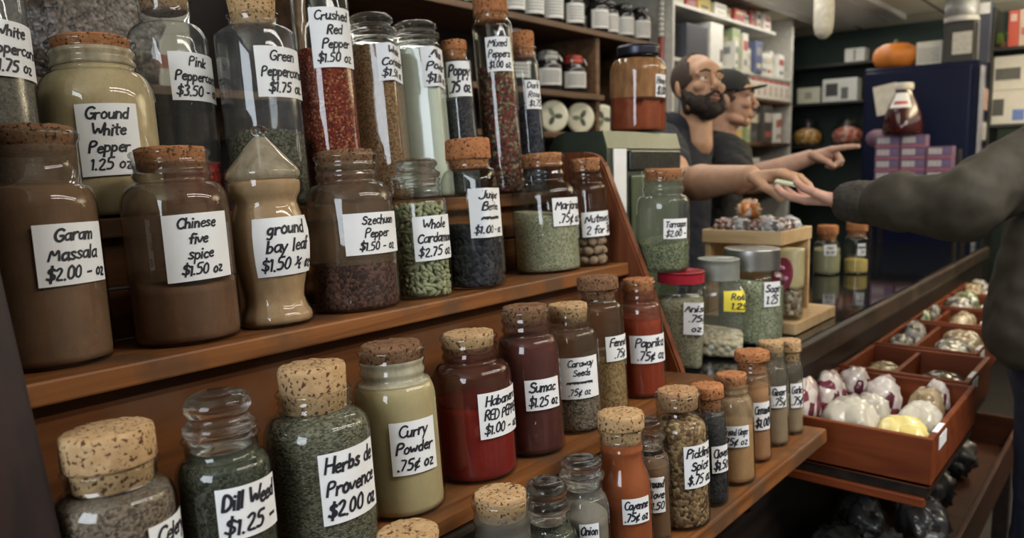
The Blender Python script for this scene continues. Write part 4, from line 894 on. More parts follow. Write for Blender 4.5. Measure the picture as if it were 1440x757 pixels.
# ------------------------------------------------------------------ the far wall
fs_ = empty('far_shelves', (6.3, 2., 1.2)); tag(fs_, 'dark shelves along the green far wall', 'shelves')
def fb(name, lo, hi): return local(box(name, lo, hi, plain('black_shelf', (.015, .016, .014), .5), fs_, .002), fs_)
fb('shelf_board', (6.15, 1.2, 2.15), (6.449, 2.4, 2.17)); fb('shelf_board', (6.15, 1.2, 1.87), (6.449, 2.4, 1.89)); fb('shelf_board', (6.15, 1.2, 1.55), (6.449, 2.4, 1.57)); fb('shelf_board', (6.15, 1.2, 1.2), (6.449, 2.4, 1.22)); fb('upright', (6.15, 1.2, 0), (6.449, 1.22, 2.2)); fb('upright', (6.15, 2.38, 0), (6.449, 2.4, 2.2))
FZ = RAD(-90)
carton('carton', 6.25, 2.13, 1.89, .17, .12, .12, (.55, .54, .42), 'pale yellowish box on the far green wall shelf, left of the photo box', None, [(.35, .3, .65, .7, (.3, .32, .25))], FZ, 'box')
carton('carton', 6.25, 1.90, 1.89, .25, .12, .17, (.62, .62, .58), 'white box with black flower pictures on the far wall shelf', None, [(.1, .25, .45, .8, (.05, .05, .05)), (.55, .1, .75, .6, (.12, .12, .12))], FZ, 'box')
carton('carton', 6.25, 1.80, 2.17, .14, .12, .10, (.58, .57, .52), 'small white box on the highest far wall shelf', None, [(.45, .1, .55, .9, (.2, .2, .2))], FZ, 'box')
for y, fl, lb_ in ((2.16, grains('orange_sweets_jar', gray3((.40, .12, .03), (.58, .30, .05), (.65, .5, .3)), 40), 'glass jar of orange sweets on the low far shelf, above the pointing arm'), (1.86, grains('red_sweets_jar', gray3((.35, .05, .03), (.55, .16, .10), (.6, .4, .35)), 40), 'glass jar of red sweets on the low far shelf, by the pointing finger')):
    j = empty('sweets_jar', (6.28, y, 1.571)); tag(j, lb_, 'jar')
    lathe('glass_body', [(.09, 0), (.11, .02), (.115, .08), (.10, .13), (.07, .15), (.07, .17)], GLASS, j, 30); lathe('sweets', [(.085, .003), (.105, .02), (.108, .08), (.09, .11), (.04, .135), (.001, .14)], fl, j, 30)['kind'] = 'stuff'
    lathe('lid', [(.074, .168), (.075, .185), (.03, .195), (.02, .21), (.001, .212)], GLASSB, j, 24)

# blue cooler with things on and before it
NAVY = plain('navy_cooler', (.0045, .007, .026), .4, spec=.12, var=.08, scale=3)
fr = empty('drinks_cooler', (5.3, 1.1, 0)); tag(fr, 'tall navy blue cooler at the far end of the counter', 'cooler')
def fb2(name, lo, hi, mat=NAVY, bev=.012): return local(box(name, lo, hi, mat, fr, bev), fr)
fb2('cabinet', (5.03, .80, 0), (5.6, 1.405, 1.985)); fb2('door', (5.0, .835, .12), (5.03, 1.395, 1.96)); fb2('door_handle', (4.975, .86, 1.0), (5.0, .885, 1.5), plain('handle_black', (.02, .02, .02), .4), .004)
fb2('side_trim', (5.02, .785, .1), (5.1, .80, 1.95), plain('trim_silver', (.30, .30, .34), .35, .5), .003)
for k, (y, z, h, cl) in enumerate(((.79, 1.72, .12, (.35, .22, .22)), (.79, 1.55, .1, (.45, .43, .45)), (.79, 1.40, .1, (.12, .14, .3)))): fb2('side_sticker', (5.12, .797, z), (5.3, .7995, z + h), plain('sticker_%d' % k, cl, .5), 0)
def plate(name, lo, hi, mat, M_, parent): 
    o = box(name, lo, hi, mat, parent, 0, M_); return local(o, fr)
M_ = Matrix.Translation((4.997, 1.265, 1.80)) @ Matrix.Rotation(RAD(-10), 4, 'X')
cd = plate('photo_card', (-.002, -.065, -.085), (.002, .065, .085), plain('photo_white', (.55, .53, .47), .5), M_, fr); cd['label'] = 'white framed photo card stuck on the door at a tilt'
plate('photo', (-.0035, -.035, -.05), (-.0021, .035, .05), plain('photo_brown', (.16, .13, .10), .5, var=.5, scale=20), M_, cd)
M_ = Matrix.Translation((4.998, 1.30, 1.575)) @ Matrix.Rotation(RAD(90), 4, 'Y')
ov = lathe('oval_sticker', [(.075, 0), (.075, .003), (.001, .0035)], plain('sticker_mauve', (.16, .09, .14), .5), fr, 30, lambda a, z: 1 - .3 * abs(cos(a)) ** 2)
ov.data.transform(Matrix.Translation((4.9995, 1.30, 1.575)) @ Matrix.Rotation(RAD(-90), 4, 'Y')); local(ov, fr)
# pumpkin
pk = empty('pumpkin', (5.2, 1.275, 1.9855)); tag(pk, 'orange pumpkin on top of the blue cooler', 'pumpkin')
PUM = plain('pumpkin_skin', (.52, .17, .025), .5, var=.15, scale=8)
lathe('flesh', [(.03, .004), (.07, .0), (.105, .022), (.125, .06), (.125, .095), (.105, .13), (.07, .148), (.03, .146), (.008, .14), (.001, .139)], PUM, pk, 64, lambda a, z: 1 + .035 * abs(cos(5 * a)) - .02)
tube('stem', [(0, 0, .135), (.004, .002, .155), (.014, .004, .172)], [.014, .010, .012], plain('stem_green', (.14, .13, .06), .7), pk)
carton('carton', 5.2, 1.085, 1.985, .135, .1, .14, (.58, .58, .53), 'small white box on top of the cooler beside the pumpkin', None, [(.1, .15, .9, .75, (.42, .42, .4))], FZ, 'box')
carton('carton', 5.15, .925, 1.985, .15, .12, .22, (.02, .02, .02), 'black box with a white panel on top of the cooler', None, [(.3, .2, .95, .75, (.45, .44, .43))], FZ, 'box')
cn = empty('canister', (5.15, .925, 2.206)); tag(cn, 'grey canister standing on the black box atop the cooler', 'canister')
lathe('canister_body', [(.075, 0), (.085, .006), (.085, .16), (.08, .165), (.001, .165)], plain('canister_grey', (.22, .22, .23), .35, .3), cn, 36); lathe('foot_band', [(.0855, .004), (.088, .006), (.088, .03), (.0855, .032)], plain('band_pale', (.45, .44, .42), .4), cn, 36)
carton('carton', 5.3, .835, 1.985, .075, .12, .34, (.05, .055, .09), 'tall navy and silver box at the right edge of the cooler top', None, [(.0, .0, .35, .75, (.35, .35, .38)), (.1, .8, .95, .98, (.75, .75, .75))], FZ, 'box')
# stack of small packets with a big bottle, on a small table before the cooler
tb = empty('display_table', (4.72, 1.02, 0)); tag(tb, 'small dark table before the blue cooler under the stacked packets', 'table')
box('tabletop', (-.12, -.24, 1.235), (.14, .24, 1.26), WOODDK, tb, .003)
for sx, sy in ((-.1, -.22), (-.1, .2), (.1, -.22), (.1, .2)): box('leg', (sx, sy, 0), (sx + .02, sy + .02, 1.235), WOODDK, tb, .002)
pkt = None
for lv in range(5):
    for c_ in range(3):
        if lv == 4 and c_ == 0: continue
        loc = (4.68, .905 + c_ * .128, 1.2605 + lv * .0635)
        if pkt is None:
            pkt = carton('packet', *loc, .122, .09, .062, (.11, .065, .12), 'small purple packet in the stack before the blue cooler', 'purple packets in a stack', [(.08, .35, .6, .85, (.36, .34, .37)), (.0, .02, 1., .16, (.30, .08, .14)), (.6, .45, .92, .8, (.10, .08, .2))], FZ, 'packet')
        else: dup(pkt, (loc[0], loc[1], loc[2] + .0005))
bo = empty('sauce_bottle', (4.69, 1.10, 1.5795)); tag(bo, 'big dark red bottle with a white label standing on the purple packets', 'bottle')
lathe('bottle_body', [(.09, 0), (.10, .008), (.10, .05), (.092, .11), (.07, .17), (.055, .20), (.045, .225), (.042, .25)], plain('dark_red_glass', (.035, .006, .007), .12, spec=.6), bo, 36); lathe('cap', [(.046, .243), (.047, .245), (.047, .275), (.04, .28), (.001, .28)], WHT, bo, 30)
vs = [(.0 + (rr + .001) * cos(pi - .75 + 1.5 * i / 10), (rr + .001) * sin(pi - .75 + 1.5 * i / 10), z) for z, rr in ((.145, .0805), (.17, .07), (.20, .055), (.225, .046)) for i in range(11)]
bl = mesh('bottle_label', vs, [(j * 11 + i, j * 11 + i + 1, j * 11 + i + 12, j * 11 + i + 11) for j in range(3) for i in range(10)], PAPER, bo)
vs = [((rr + .0022) * cos(pi - .5 + 1. * i / 6), (rr + .0022) * sin(pi - .5 + 1. * i / 6), z) for z, rr in ((.163, .073), (.18, .066)) for i in range(7)]
mesh('label_print', vs, [(i, i + 1, i + 8, i + 7) for i in range(6)], plain('red_print_label', (.4, .06, .05), .6), bl)

# shelves of magazines and boxes at the right, beyond the customer
rs = empty('magazine_shelves', (5.5, .3, 0)); tag(rs, 'dark shelves with boxes and books right of the blue cooler', 'shelves')
def rb(name, lo, hi): return local(box(name, lo, hi, plain('black_shelf', (.015, .016, .014), .5), rs, .002), rs)
for z_ in (1.3, 1.62, 2.05): rb('shelf_board', (5.3, -.4, z_), (5.64, .785, z_ + .018))
rb('upright', (5.3, -.42, 0), (5.64, -.4, 2.3)); rb('upright', (5.3, .785, 0), (5.64, .797, 2.3))
carton('carton', 5.38, .686, 1.6385, .19, .1, .19, (.62, .61, .57), 'white box with black plant and blue square, lower of two right of the cooler', None, [(.02, .25, .32, .75, (.06, .06, .06)), (.55, .1, .85, .42, (.10, .16, .42))], FZ, 'box')
carton('carton', 5.38, .686, 1.83, .19, .1, .19, (.62, .61, .57), 'white box with a black bird picture, upper of two right of the cooler', None, [(.05, .3, .7, .65, (.08, .08, .08))], FZ, 'box')
carton('book', 5.37, .695, 2.0685, .05, .1, .2, (.42, .07, .05), 'red book standing on the top shelf right of the cooler', None, [(.2, .7, .8, .9, (.5, .4, .35))], FZ, 'book')
carton('book', 5.37, .637, 2.0685, .06, .1, .2, (.55, .42, .36), 'pale pink book right of the red one on the top shelf', None, [(.2, .3, .8, .5, (.42, .12, .1))], FZ, 'book')
for k in range(4): carton('book', 5.37, .578 - k * .06, 2.0685, .05, .1, .2, (.42, .34, .28), 'brown book on the top shelf near the right edge of the picture', 'brown books on the top shelf', [(.2, .6, .8, .85, (.3, .1, .08))], FZ, 'book')
vs, fs = [], []
gp = empty('potted_plant', (5.34, .748, 2.0685)); tag(gp, 'small green plant beside the red book right of the cooler', 'plant')
lathe('pot', [(.02, 0), (.026, .03)], plain('pot_brown', (.12, .06, .03), .7), gp, 20)
rnd = random.Random(4); vs, fs = [], []
for k in range(26):
    a = rnd.random() * 6.28; t_ = rnd.uniform(.2, 1.1); ellip(vs, fs, (.03 * cos(a) * t_, .022 * sin(a) * t_, .035 + rnd.random() * .045), (.014, .006, .003), Euler((rnd.uniform(-.6, .6), rnd.uniform(-.6, .6), a)).to_matrix(), 8, 5)
mesh('leaves', vs, fs, plain('leaf_green', (.12, .22, .03), .5), gp)
small_jar('honey_jar', (5.36, .72, 1.3185), .06, .2, plain('amber_honey', (.26, .09, .02), .15), 'amber jar on the shelf below the white boxes, right of the cooler', None, 'jar', pi, CORKO, lz=(.2, .3))
# hanging salami
sa = empty('salami', (4.42, 1.45, 2.1)); tag(sa, 'white salami hanging from the ceiling by a string', 'salami')
lathe('sausage', [(.001, 0), (.022, .006), (.042, .028), (.051, .07), (.052, .16), (.05, .22), (.04, .262), (.02, .285), (.008, .292)], plain('salami_casing', (.60, .56, .47), .7, var=.2, scale=40), sa, 30, None, False)
tube('string', [(0, 0, .288), (0, 0, .339)], .003, plain('string', (.5, .45, .35), .8), sa)

# upper left behind the bottles: a shelf with a dusty bag and cream cartons
ul = empty('plank_shelf', (.8, 2.1, 1.66)); tag(ul, 'dark plank shelf on the wall behind the white pepper jar', 'shelf')
local(box('shelf_board', (.1, 1.85, 1.64), (1.45, 2.419, 1.662), SHW, ul, .002), ul)
for x in (.2, 1.3): local(box('bracket', (x, 1.95, 1.55), (x + .03, 2.419, 1.64), SHW, ul, .002), ul)
DB = wrapmat('dusty_bag_plastic', [(0, (.02, .015, .012)), (.4, (.07, .05, .035)), (.75, (.12, .09, .07)), (1, (.24, .19, .16))], 110, .45)
o = blob('plastic_bag', (0, 0, 0), (.17, .10, .135), DB, .1, .16, 2.2, 48, 30, 51, .12); o.location = (.84, 1.98, 1.663 + .119); tag(o, 'big dusty bag of dark dried goods behind the Ground White Pepper jar', 'bag')
carton('carton', .70, 2.24, 1.662, .10, .14, .13, (.60, .57, .47), 'cream carton with a brown spot left of the dusty bag', None, [(.45, .4, .9, .95, (.30, .17, .06))])
carton('carton', 1.15, 2.24, 1.662, .10, .14, .24, (.58, .56, .47), 'cream carton right of the dusty bag, seen between the bottles', None, [(.0, .35, .5, .5, (.36, .12, .06))])

# ------------------------------------------------------------------ people
import numpy as np
def organic(name, prims, mat, parent=None, vox=.003, smooth=5, folds=0., fscale=14., blend=None):
    """one continuous skin over tapered limbs ('c', p0, r0, p1, r1) and ellipsoids ('e', centre, radii, rotation): a smooth-blended distance field turned into a mesh"""
    lo = np.full(3, 1e9); hi = np.full(3, -1e9); bx = []
    for p in prims:
        if p[0] == 'c':
            a, b_ = np.array(p[1], float), np.array(p[3], float); l = np.minimum(a - p[2], b_ - p[4]); h = np.maximum(a + p[2], b_ + p[4])
        else: a = np.array(p[1], float); r = max(p[2]); l, h = a - r, a + r
        bx.append((l, h)); lo = np.minimum(lo, l); hi = np.maximum(hi, h)
    lo -= 4 * vox + .006; hi += 4 * vox + .006; n = np.ceil((hi - lo) / vox).astype(int) + 1
    D = np.full(n, 1., np.float32)
    for p, (l, h) in zip(prims, bx):
        rmin = min(p[2], p[4]) if p[0] == 'c' else min(p[2])
        k = blend if blend else max(.0022, min(.018, rmin * .32)); pad = k + 3 * vox
        i0 = np.maximum(((l - pad - lo) / vox).astype(int), 0); i1 = np.minimum(((h + pad - lo) / vox).astype(int) + 2, n)
        X, Y, Z = np.meshgrid(*[lo[q] + vox * np.arange(i0[q], i1[q]) for q in range(3)], indexing='ij', sparse=True)
        if p[0] == 'c':
            a, b_ = np.array(p[1], float), np.array(p[3], float); ab = b_ - a; L2 = max(float(ab @ ab), 1e-9)
            t = np.clip(((X - a[0]) * ab[0] + (Y - a[1]) * ab[1] + (Z - a[2]) * ab[2]) / L2, 0, 1)
            d = np.sqrt((X - a[0] - t * ab[0]) ** 2 + (Y - a[1] - t * ab[1]) ** 2 + (Z - a[2] - t * ab[2]) ** 2) - (p[2] + (p[4] - p[2]) * t)
        else:
            c = p[1]; R_ = np.array(p[3].to_3x3() if p[3] else np.eye(3)); s = p[2]; dx, dy, dz = X - c[0], Y - c[1], Z - c[2]
            u = [R_[0][q] * dx + R_[1][q] * dy + R_[2][q] * dz for q in range(3)]
            k0 = np.sqrt(sum((u[q] / s[q]) ** 2 for q in range(3))); k1 = np.sqrt(sum((u[q] / s[q] ** 2) ** 2 for q in range(3)))
            d = k0 * (k0 - 1) / np.maximum(k1, 1e-6)
        S = D[i0[0]:i1[0], i0[1]:i1[1], i0[2]:i1[2]]
        hh = np.maximum(k - np.abs(S - d), 0) / k
        S[...] = np.minimum(S, d) - hh * hh * k * .25
    I = D < 0
    cnt = np.zeros(n - 1, np.int8)
    for q in range(8): cnt += I[q & 1:n[0] - 1 + (q & 1), (q >> 1) & 1:n[1] - 1 + ((q >> 1) & 1), (q >> 2) & 1:n[2] - 1 + ((q >> 2) & 1)]
    cells = np.argwhere((cnt > 0) & (cnt < 8)); m = len(cells)
    idx = np.full(n - 1, -1, np.int32); idx[cells[:, 0], cells[:, 1], cells[:, 2]] = np.arange(m)
    acc = np.zeros((m, 3)); num = np.zeros(m)
    for q in range(8):
        for ax in range(3):
            if (q >> ax) & 1: continue
            c0 = np.array([(q >> z) & 1 for z in range(3)]); c1 = c0.copy(); c1[ax] = 1
            A = D[tuple((cells + c0).T)]; B = D[tuple((cells + c1).T)]; ok = (A < 0) != (B < 0)
            t = np.where(ok, A / np.where(A == B, 1, A - B), 0); P_ = np.tile(c0.astype(float), (m, 1)); P_[:, ax] = t
            acc += P_ * ok[:, None]; num += ok
    V = lo + vox * (cells + acc / num[:, None])
    F_ = []
    for ax in range(3):
        a1, a2 = (ax + 1) % 3, (ax + 2) % 3
        s0 = [slice(None)] * 3; s1 = [slice(None)] * 3; s0[ax] = slice(0, -1); s1[ax] = slice(1, None)
        E = np.argwhere(I[tuple(s0)] != I[tuple(s1)]); fl = I[tuple(E.T)]
        o1 = np.zeros(3, int); o1[a1] = 1; o2 = np.zeros(3, int); o2[a2] = 1
        qd = np.stack([idx[tuple((E - o1 - o2).T)], idx[tuple((E - o2).T)], idx[tuple(E.T)], idx[tuple((E - o1).T)]], 1)
        qd[~fl] = qd[~fl][:, ::-1]; F_.append(qd)
    Q = np.concatenate(F_)
    me = bpy.data.meshes.new(name); me.vertices.add(m); me.vertices.foreach_set('co', V.astype(np.float32).ravel())
    me.loops.add(len(Q) * 4); me.loops.foreach_set('vertex_index', Q.ravel().astype(np.int32)); me.polygons.add(len(Q)); me.polygons.foreach_set('loop_start', np.arange(0, len(Q) * 4, 4, dtype=np.int32))
    me.update(calc_edges=True); me.validate()
    if folds:
        for v, nn in zip(me.vertices, [x.vector.copy() for x in me.vertex_normals]):
            v.co += nn * folds * (hash3(v.co.x, v.co.y, v.co.z * .45, fscale) + .5 * hash3(v.co.x, v.co.y, v.co.z, fscale * 2.3))
        me.update()
    me.polygons.foreach_set('use_smooth', [True] * len(me.polygons)); me.materials.append(mat)
    o = bpy.data.objects.new(name, me); COL.objects.link(o)
    if parent: o.parent = parent; o.matrix_parent_inverse = Matrix.Translation(-parent.location)
    return o
def xf(prims, M):
    R_ = M.to_3x3(); out = []
    for p in prims:
        if p[0] == 'c': out.append(('c', M @ Vector(p[1]), p[2], M @ Vector(p[3]), p[4]))
        else: out.append(('e', M @ Vector(p[1]), p[2], R_ @ (p[3] or Matrix.Identity(3))))
    return out
def head_prims():
    e = lambda c, s, r=None: ('e', c, s, r); P_ = [e((0, .018, .042), (.076, .097, .082)), e((0, -.026, -.035), (.062, .066, .078)), e((0, -.062, -.092), (.030, .026, .022)), e((0, -.058, .035), (.060, .036, .045)), e((0, -.082, -.066), (.028, .016, .018)),
        ('c', (0, -.088, .014), .0085, (0, -.110, -.026), .0125), e((0, -.102, -.034), (.018, .010, .009)), e((0, -.0985, -.059), (.022, .007, .0055)), e((0, -.0965, -.071), (.020, .0075, .0065)), ('c', (0, .022, -.06), .056, (0, .04, -.2), .060)]
    for s in (-1, 1):
        P_ += [e((s * .041, -.066, -.022), (.024, .022, .020)), ('c', (s * .012, -.091, .024), .0095, (s * .048, -.076, .022), .009), e((s * .045, -.02, -.078), (.022, .042, .022), Euler((.35, 0, 0)).to_matrix()), e((s * .080, .012, -.008), (.009, .019, .032), Euler((-.2, 0, s * .35)).to_matrix()), e((s * .076, .006, -.032), (.007, .010, .012))]
        P_ += [('c', (s * .018, -.087, .013), .0055, (s * .042, -.078, .011), .005), ('c', (s * .018, -.087, -.008), .0045, (s * .042, -.078, -.008), .0045)]
    return P_
def hand(wr, d, n, side, curls, thumb=(.5, .3), k=1., spread=1.):
    """wrist point, finger direction, palm-facing direction; side +1 puts the thumb along d x n"""
    d = Vector(d).normalized(); n = Vector(n); n = (n - d * n.dot(d)).normalized(); s = d.cross(n) * side; W_ = Vector(wr); out = []
    kn = []
    for i, (o, l) in enumerate(((.028, .088), (.0095, .092), (-.0095, .088), (-.027, .079))):
        p = W_ + d * l * k + s * o * k - n * .004 * k; kn.append(p); out.append(('c', W_ + s * o * .55 * k + d * .012 * k, .014 * k, p, .0115 * k))
    out.append(('e', W_ + d * .048 * k + n * .006 * k, (.039 * k, .040 * k, .017 * k), Matrix((s, d, -n)).transposed()))
    for i, (p, L, cu) in enumerate(zip(kn, ((.042, .026, .020), (.046, .029, .021), (.043, .027, .021), (.034, .021, .018)), curls)):
        a = 0; q = p; f = (1.5 - i) * .07 * spread; base = (d + s * f).normalized(); r0 = (.0105, .0107, .0103, .0093)[i]
        for j, (l, c) in enumerate(zip(L, cu)):
            a += RAD(c); v = base * cos(a) + n * sin(a); q2 = q + v * l * k; out.append(('c', q, (r0 - j * .0008) * k, q2, (r0 - (j + 1) * .0008) * k)); q = q2
    t0 = W_ + s * .024 * k + d * .022 * k + n * .004 * k; v = (d * .72 + s * .62 * (1 - thumb[1]) + n * thumb[0]).normalized(); t1 = t0 + v * .042 * k
    v2 = (d * .95 + s * .1 + n * thumb[0] * 1.1).normalized(); t2 = t1 + v2 * .032 * k; t3 = t2 + (v2 + n * .25).normalized() * .026 * k
    out += [('c', t0, .0155 * k, t1, .0125 * k), ('c', t1, .0118 * k, t2, .0105 * k), ('c', t2, .0105 * k, t3, .0085 * k)]
    return out
def skin(name, c):
    if name in MATS: return MATS[name]
    m = plain(name, c, .5, 0, .4, .10, 45); b = m.node_tree.nodes['Principled BSDF']; b.inputs['Subsurface Weight'].default_value = .08; b.inputs['Subsurface Radius'].default_value = (.01, .004, .002); return m
SKIN1 = skin('skin_olive', (.47, .27, .165)); SKIN2 = skin('skin_light', (.46, .27, .19)); SKIN3 = skin('skin_pinkish', (.50, .28, .21))
BEARD = grains('beard_hair', gray3((.012, .009, .008), (.03, .022, .018), (.055, .042, .035)), 420, .9, .8, (1, 1, .35)); STUB = plain('shaved_hair', (.065, .045, .035), .85, var=.4, scale=300)
EYEW = plain('eye_white', (.62, .58, .54), .15, var=.02); EYED = plain('eye_dark', (.02, .013, .01), .08); LIP = plain('lip_skin', (.36, .15, .12), .4)
def eyes(root, M):
    for s in (-1, 1):
        vs, fs = [], []; ellip(vs, fs, M @ Vector((s * .030, -.0755, .0025)), (.0125,) * 3, Matrix.Identity(3), 16, 10); ey = mesh('eye', vs, fs, EYEW, root); ey.matrix_parent_inverse = Matrix.Translation(-root.location)
        vs, fs = [], []; ellip(vs, fs, M @ Vector((s * .030 + .001, -.0845, .0035)), (.0058, .0042, .0058), M.to_3x3(), 14, 8); ir = mesh('iris', vs, fs, EYED, ey); ir.matrix_parent_inverse = Matrix.Identity(4)
        vs, fs = tube_v([M @ Vector((s * .012, -.1005, .0255)), M @ Vector((s * .030, -.0975, .0315)), M @ Vector((s * .050, -.083, .026))], [.0035, .0042, .0025], 8); eb = mesh('eyebrow', vs, fs, BEARD, root); eb.matrix_parent_inverse = Matrix.Translation(-root.location)
def lips(root, M):
    vs, fs = [], []
    ellip(vs, fs, M @ Vector((0, -.1010, -.0595)), (.020, .0055, .0042), M.to_3x3(), 16, 8); ellip(vs, fs, M @ Vector((0, -.0995, -.0715)), (.018, .0062, .0055), M.to_3x3(), 16, 8)
    o = mesh('lips', vs, fs, LIP, root); o.matrix_parent_inverse = Matrix.Translation(-root.location)
    vs, fs = [], []; ellip(vs, fs, M @ Vector((0, -.1035, -.0655)), (.015, .003, .0026), M.to_3x3(), 14, 6)
    o = mesh('mouth', vs, fs, plain('mouth_dark', (.05, .015, .012), .5), root); o.matrix_parent_inverse = Matrix.Translation(-root.location)
def hairshell(root, M, keep, name='hair', mat=None, k=1.025):
    vs, fs = [], []; ellip(vs, fs, (0, .018, .042), (.076 * k, .097 * k, .082 * k), Matrix.Identity(3), 48, 36)
    kp = [keep(v) for v in vs]; fs = [f for f in fs if all(kp[i] for i in f)]
    o = mesh(name, [M @ v for v in vs], fs, mat or STUB, root); o.matrix_parent_inverse = Matrix.Translation(-root.location)
    md = o.modifiers.new('thick', 'SOLIDIFY'); md.thickness = .004; md.offset = -1
    return o
def legs(root, hip, mat, foot_dir, w=.09, shoe=(.03, .025, .022)):
    h = Vector(hip); f = Vector(foot_dir).normalized(); s = Vector((-f.y, f.x, 0)); pr = [('e', h, (.165, .125, .12), Matrix((s, f, (0, 0, 1))).transposed())]
    for q in (-1, 1):
        a = h + s * w * q - Vector((0, 0, .04)); kn = Vector((a.x, a.y, .5)) + f * .02; an = Vector((a.x, a.y, .09))
        pr += [('c', a, .095, kn, .068), ('c', kn, .068, an, .058)]
    organic('trousers', pr, mat, root, .008, 6, .006, 16)
    for q in (-1, 1):
        a = h + s * w * q; organic('shoe', [('c', (a.x - f.x * .03, a.y - f.y * .03, .045), .044, (a.x + f.x * .13, a.y + f.y * .13, .036), .036), ('c', (a.x, a.y, .06), .046, (a.x, a.y, .10), .045)], plain('shoe_leather', shoe, .4), root, .006, 4)

# the bearded vendor handing something over
r1 = empty('person', (2.66, 1.43, 0)); tag(r1, 'person with shaved head and dark beard in a navy T-shirt, reaching out to drop something into the customer\'s palm', 'person')
r1['label'] = 'bearded person with shaved head in a navy T-shirt, reaching a hand over the counter'
M1 = Matrix.Translation((2.69, 1.325, 1.725)) @ Euler((RAD(-13), RAD(3), RAD(-30)), 'XYZ').to_matrix().to_4x4()
SH1, EL1, WR1 = (2.47, 1.36, 1.515), (2.185, 1.14, 1.385), (2.087, .872, 1.412)
arm1 = [('c', SH1, .064, EL1, .052), ('c', EL1, .052, tuple(Vector(EL1).lerp(Vector(WR1), .35)), .052), ('c', tuple(Vector(EL1).lerp(Vector(WR1), .35)), .052, WR1, .031)]
h1 = hand(WR1, (.0, -1, .05), (.0, .05, -1), -1, [(22, 25, 15), (18, 25, 15), (20, 30, 18), (25, 32, 20)], (.55, .45), 1.04)
torso1 = [('c', (2.66, 1.42, 1.42), .125, (2.66, 1.43, 1.0), .13), ('c', (2.50, 1.38, 1.51), .062, (2.82, 1.42, 1.51), .062), ('c', (2.685, 1.36, 1.55), .058, (2.67, 1.41, 1.45), .08)]
armL = [('c', (2.84, 1.42, 1.47), .058, (2.87, 1.44, 1.18), .046), ('c', (2.87, 1.44, 1.18), .045, (2.80, 1.32, 1.075), .03)]
organic('body', xf(head_prims(), M1) + torso1 + arm1 + h1 + armL + hand((2.80, 1.32, 1.075), (-.3, -1, -.1), (0, 0, -1), -1, [(10, 10, 10)] * 4), SKIN1, r1, .003, 4)
eyes(r1, M1); lips(r1, M1)
bd = [('e', (.034, -.046, -.080), (.034, .046, .036), None), ('e', (-.034, -.046, -.080), (.034, .046, .036), None), ('e', (.047, -.022, -.055), (.023, .036, .036), None), ('e', (-.047, -.022, -.055), (.023, .036, .036), None), ('e', (0, -.066, -.100), (.036, .034, .030), None), ('e', (0, -.05, -.112), (.04, .035, .024), None)]
for s in (-1, 1): bd += [('c', (s * .067, .0, -.018), .009, (s * .060, -.035, -.062), .017), ('c', (s * .060, -.035, -.062), .017, (s * .034, -.066, -.094), .026), ('c', (s * .006, -.106, -.049), .0062, (s * .030, -.094, -.064), .0085), ('c', (s * .030, -.094, -.064), .0085, (s * .026, -.085, -.09), .014), ('c', (s * .066, .0, -.03), .013, (s * .05, -.0, -.085), .02)]
organic('beard', xf(bd, M1), BEARD, r1, .003, 3)
hairshell(r1, M1, lambda v: v.y > -.052 + max(0, (v.z - .05)) * .55 and v.z > -.02 + (.0 if v.y > .03 else (.03 - v.y) * .25) and abs(v.x) + v.z * .1 > -1 and v.z > -.03)
NAVYT = plain('navy_shirt_cloth', (.006, .0075, .017), .85, var=.3)
shirt1 = [('c', (2.66, 1.42, 1.43), .150, (2.66, 1.43, .98), .155), ('c', (2.50, 1.38, 1.505), .080, (2.82, 1.42, 1.505), .080), ('c', (2.60, 1.40, 1.56), .078, (2.74, 1.42, 1.56), .075), ('c', SH1, .082, tuple(Vector(SH1).lerp(Vector(EL1), .52)), .072), ('c', (2.84, 1.42, 1.50), .078, (2.86, 1.43, 1.30), .066), ('c', (2.50, 1.39, 1.40), .085, (2.53, 1.43, 1.0), .085), ('c', (2.80, 1.42, 1.40), .085, (2.78, 1.43, 1.0), .085)]
organic('t_shirt', shirt1, NAVYT, r1, .005, 5, .007, 16)
legs(r1, (2.66, 1.44, .95), plain('dark_trousers', (.02, .02, .024), .8), (0, -1, 0))

# the vendor with the cap, pointing
r2 = empty('person', (3.10, 1.50, 0)); tag(r2, 'person in a black baseball cap and black T-shirt, pointing to the right', 'person')
M2 = Matrix.Translation((3.055, 1.365, 1.712)) @ Euler((RAD(-2), 0, RAD(22)), 'XYZ').to_matrix().to_4x4()
SH2, EL2, WR2 = (2.945, 1.30, 1.475), (2.80, 1.20, 1.375), (2.829, .945, 1.463)
h2 = hand(WR2, (.02, -1, .13), (-.45, .1, -.9), -1, [(4, 4, 3), (62, 85, 45), (68, 88, 45), (72, 85, 45)], (.6, .7), 1.05)
organic('body', xf(head_prims(), M2) + [('c', (3.09, 1.47, 1.42), .12, (3.10, 1.50, 1.0), .125), ('c', (2.96, 1.33, 1.475), .06, (3.2, 1.58, 1.475), .06), ('c', (3.06, 1.40, 1.55), .056, (3.08, 1.45, 1.45), .08), ('c', SH2, .058, EL2, .047), ('c', EL2, .047, tuple(Vector(EL2).lerp(Vector(WR2), .35)), .045), ('c', tuple(Vector(EL2).lerp(Vector(WR2), .35)), .045, WR2, .029), ('c', (3.2, 1.58, 1.47), .057, (3.26, 1.56, 1.18), .045), ('c', (3.26, 1.56, 1.18), .045, (3.24, 1.42, 1.03), .03)] + h2 + hand((3.24, 1.42, 1.03), (0, -1, -.3), (-1, 0, 0), 1, [(20, 20, 20)] * 4), SKIN2, r2, .003, 4)
eyes(r2, M2); lips(r2, M2)
hairshell(r2, M2, lambda v: v.y > -.03 and v.z > -.035)
CAPM = plain('black_cap_cloth', (.008, .008, .009), .8)
cap = hairshell(r2, M2, lambda v: v.z > .030 + .10 * max(0, v.y - .0) * 0, 'cap', CAPM, 1.09)
vs, fs = [], []; n_ = 20
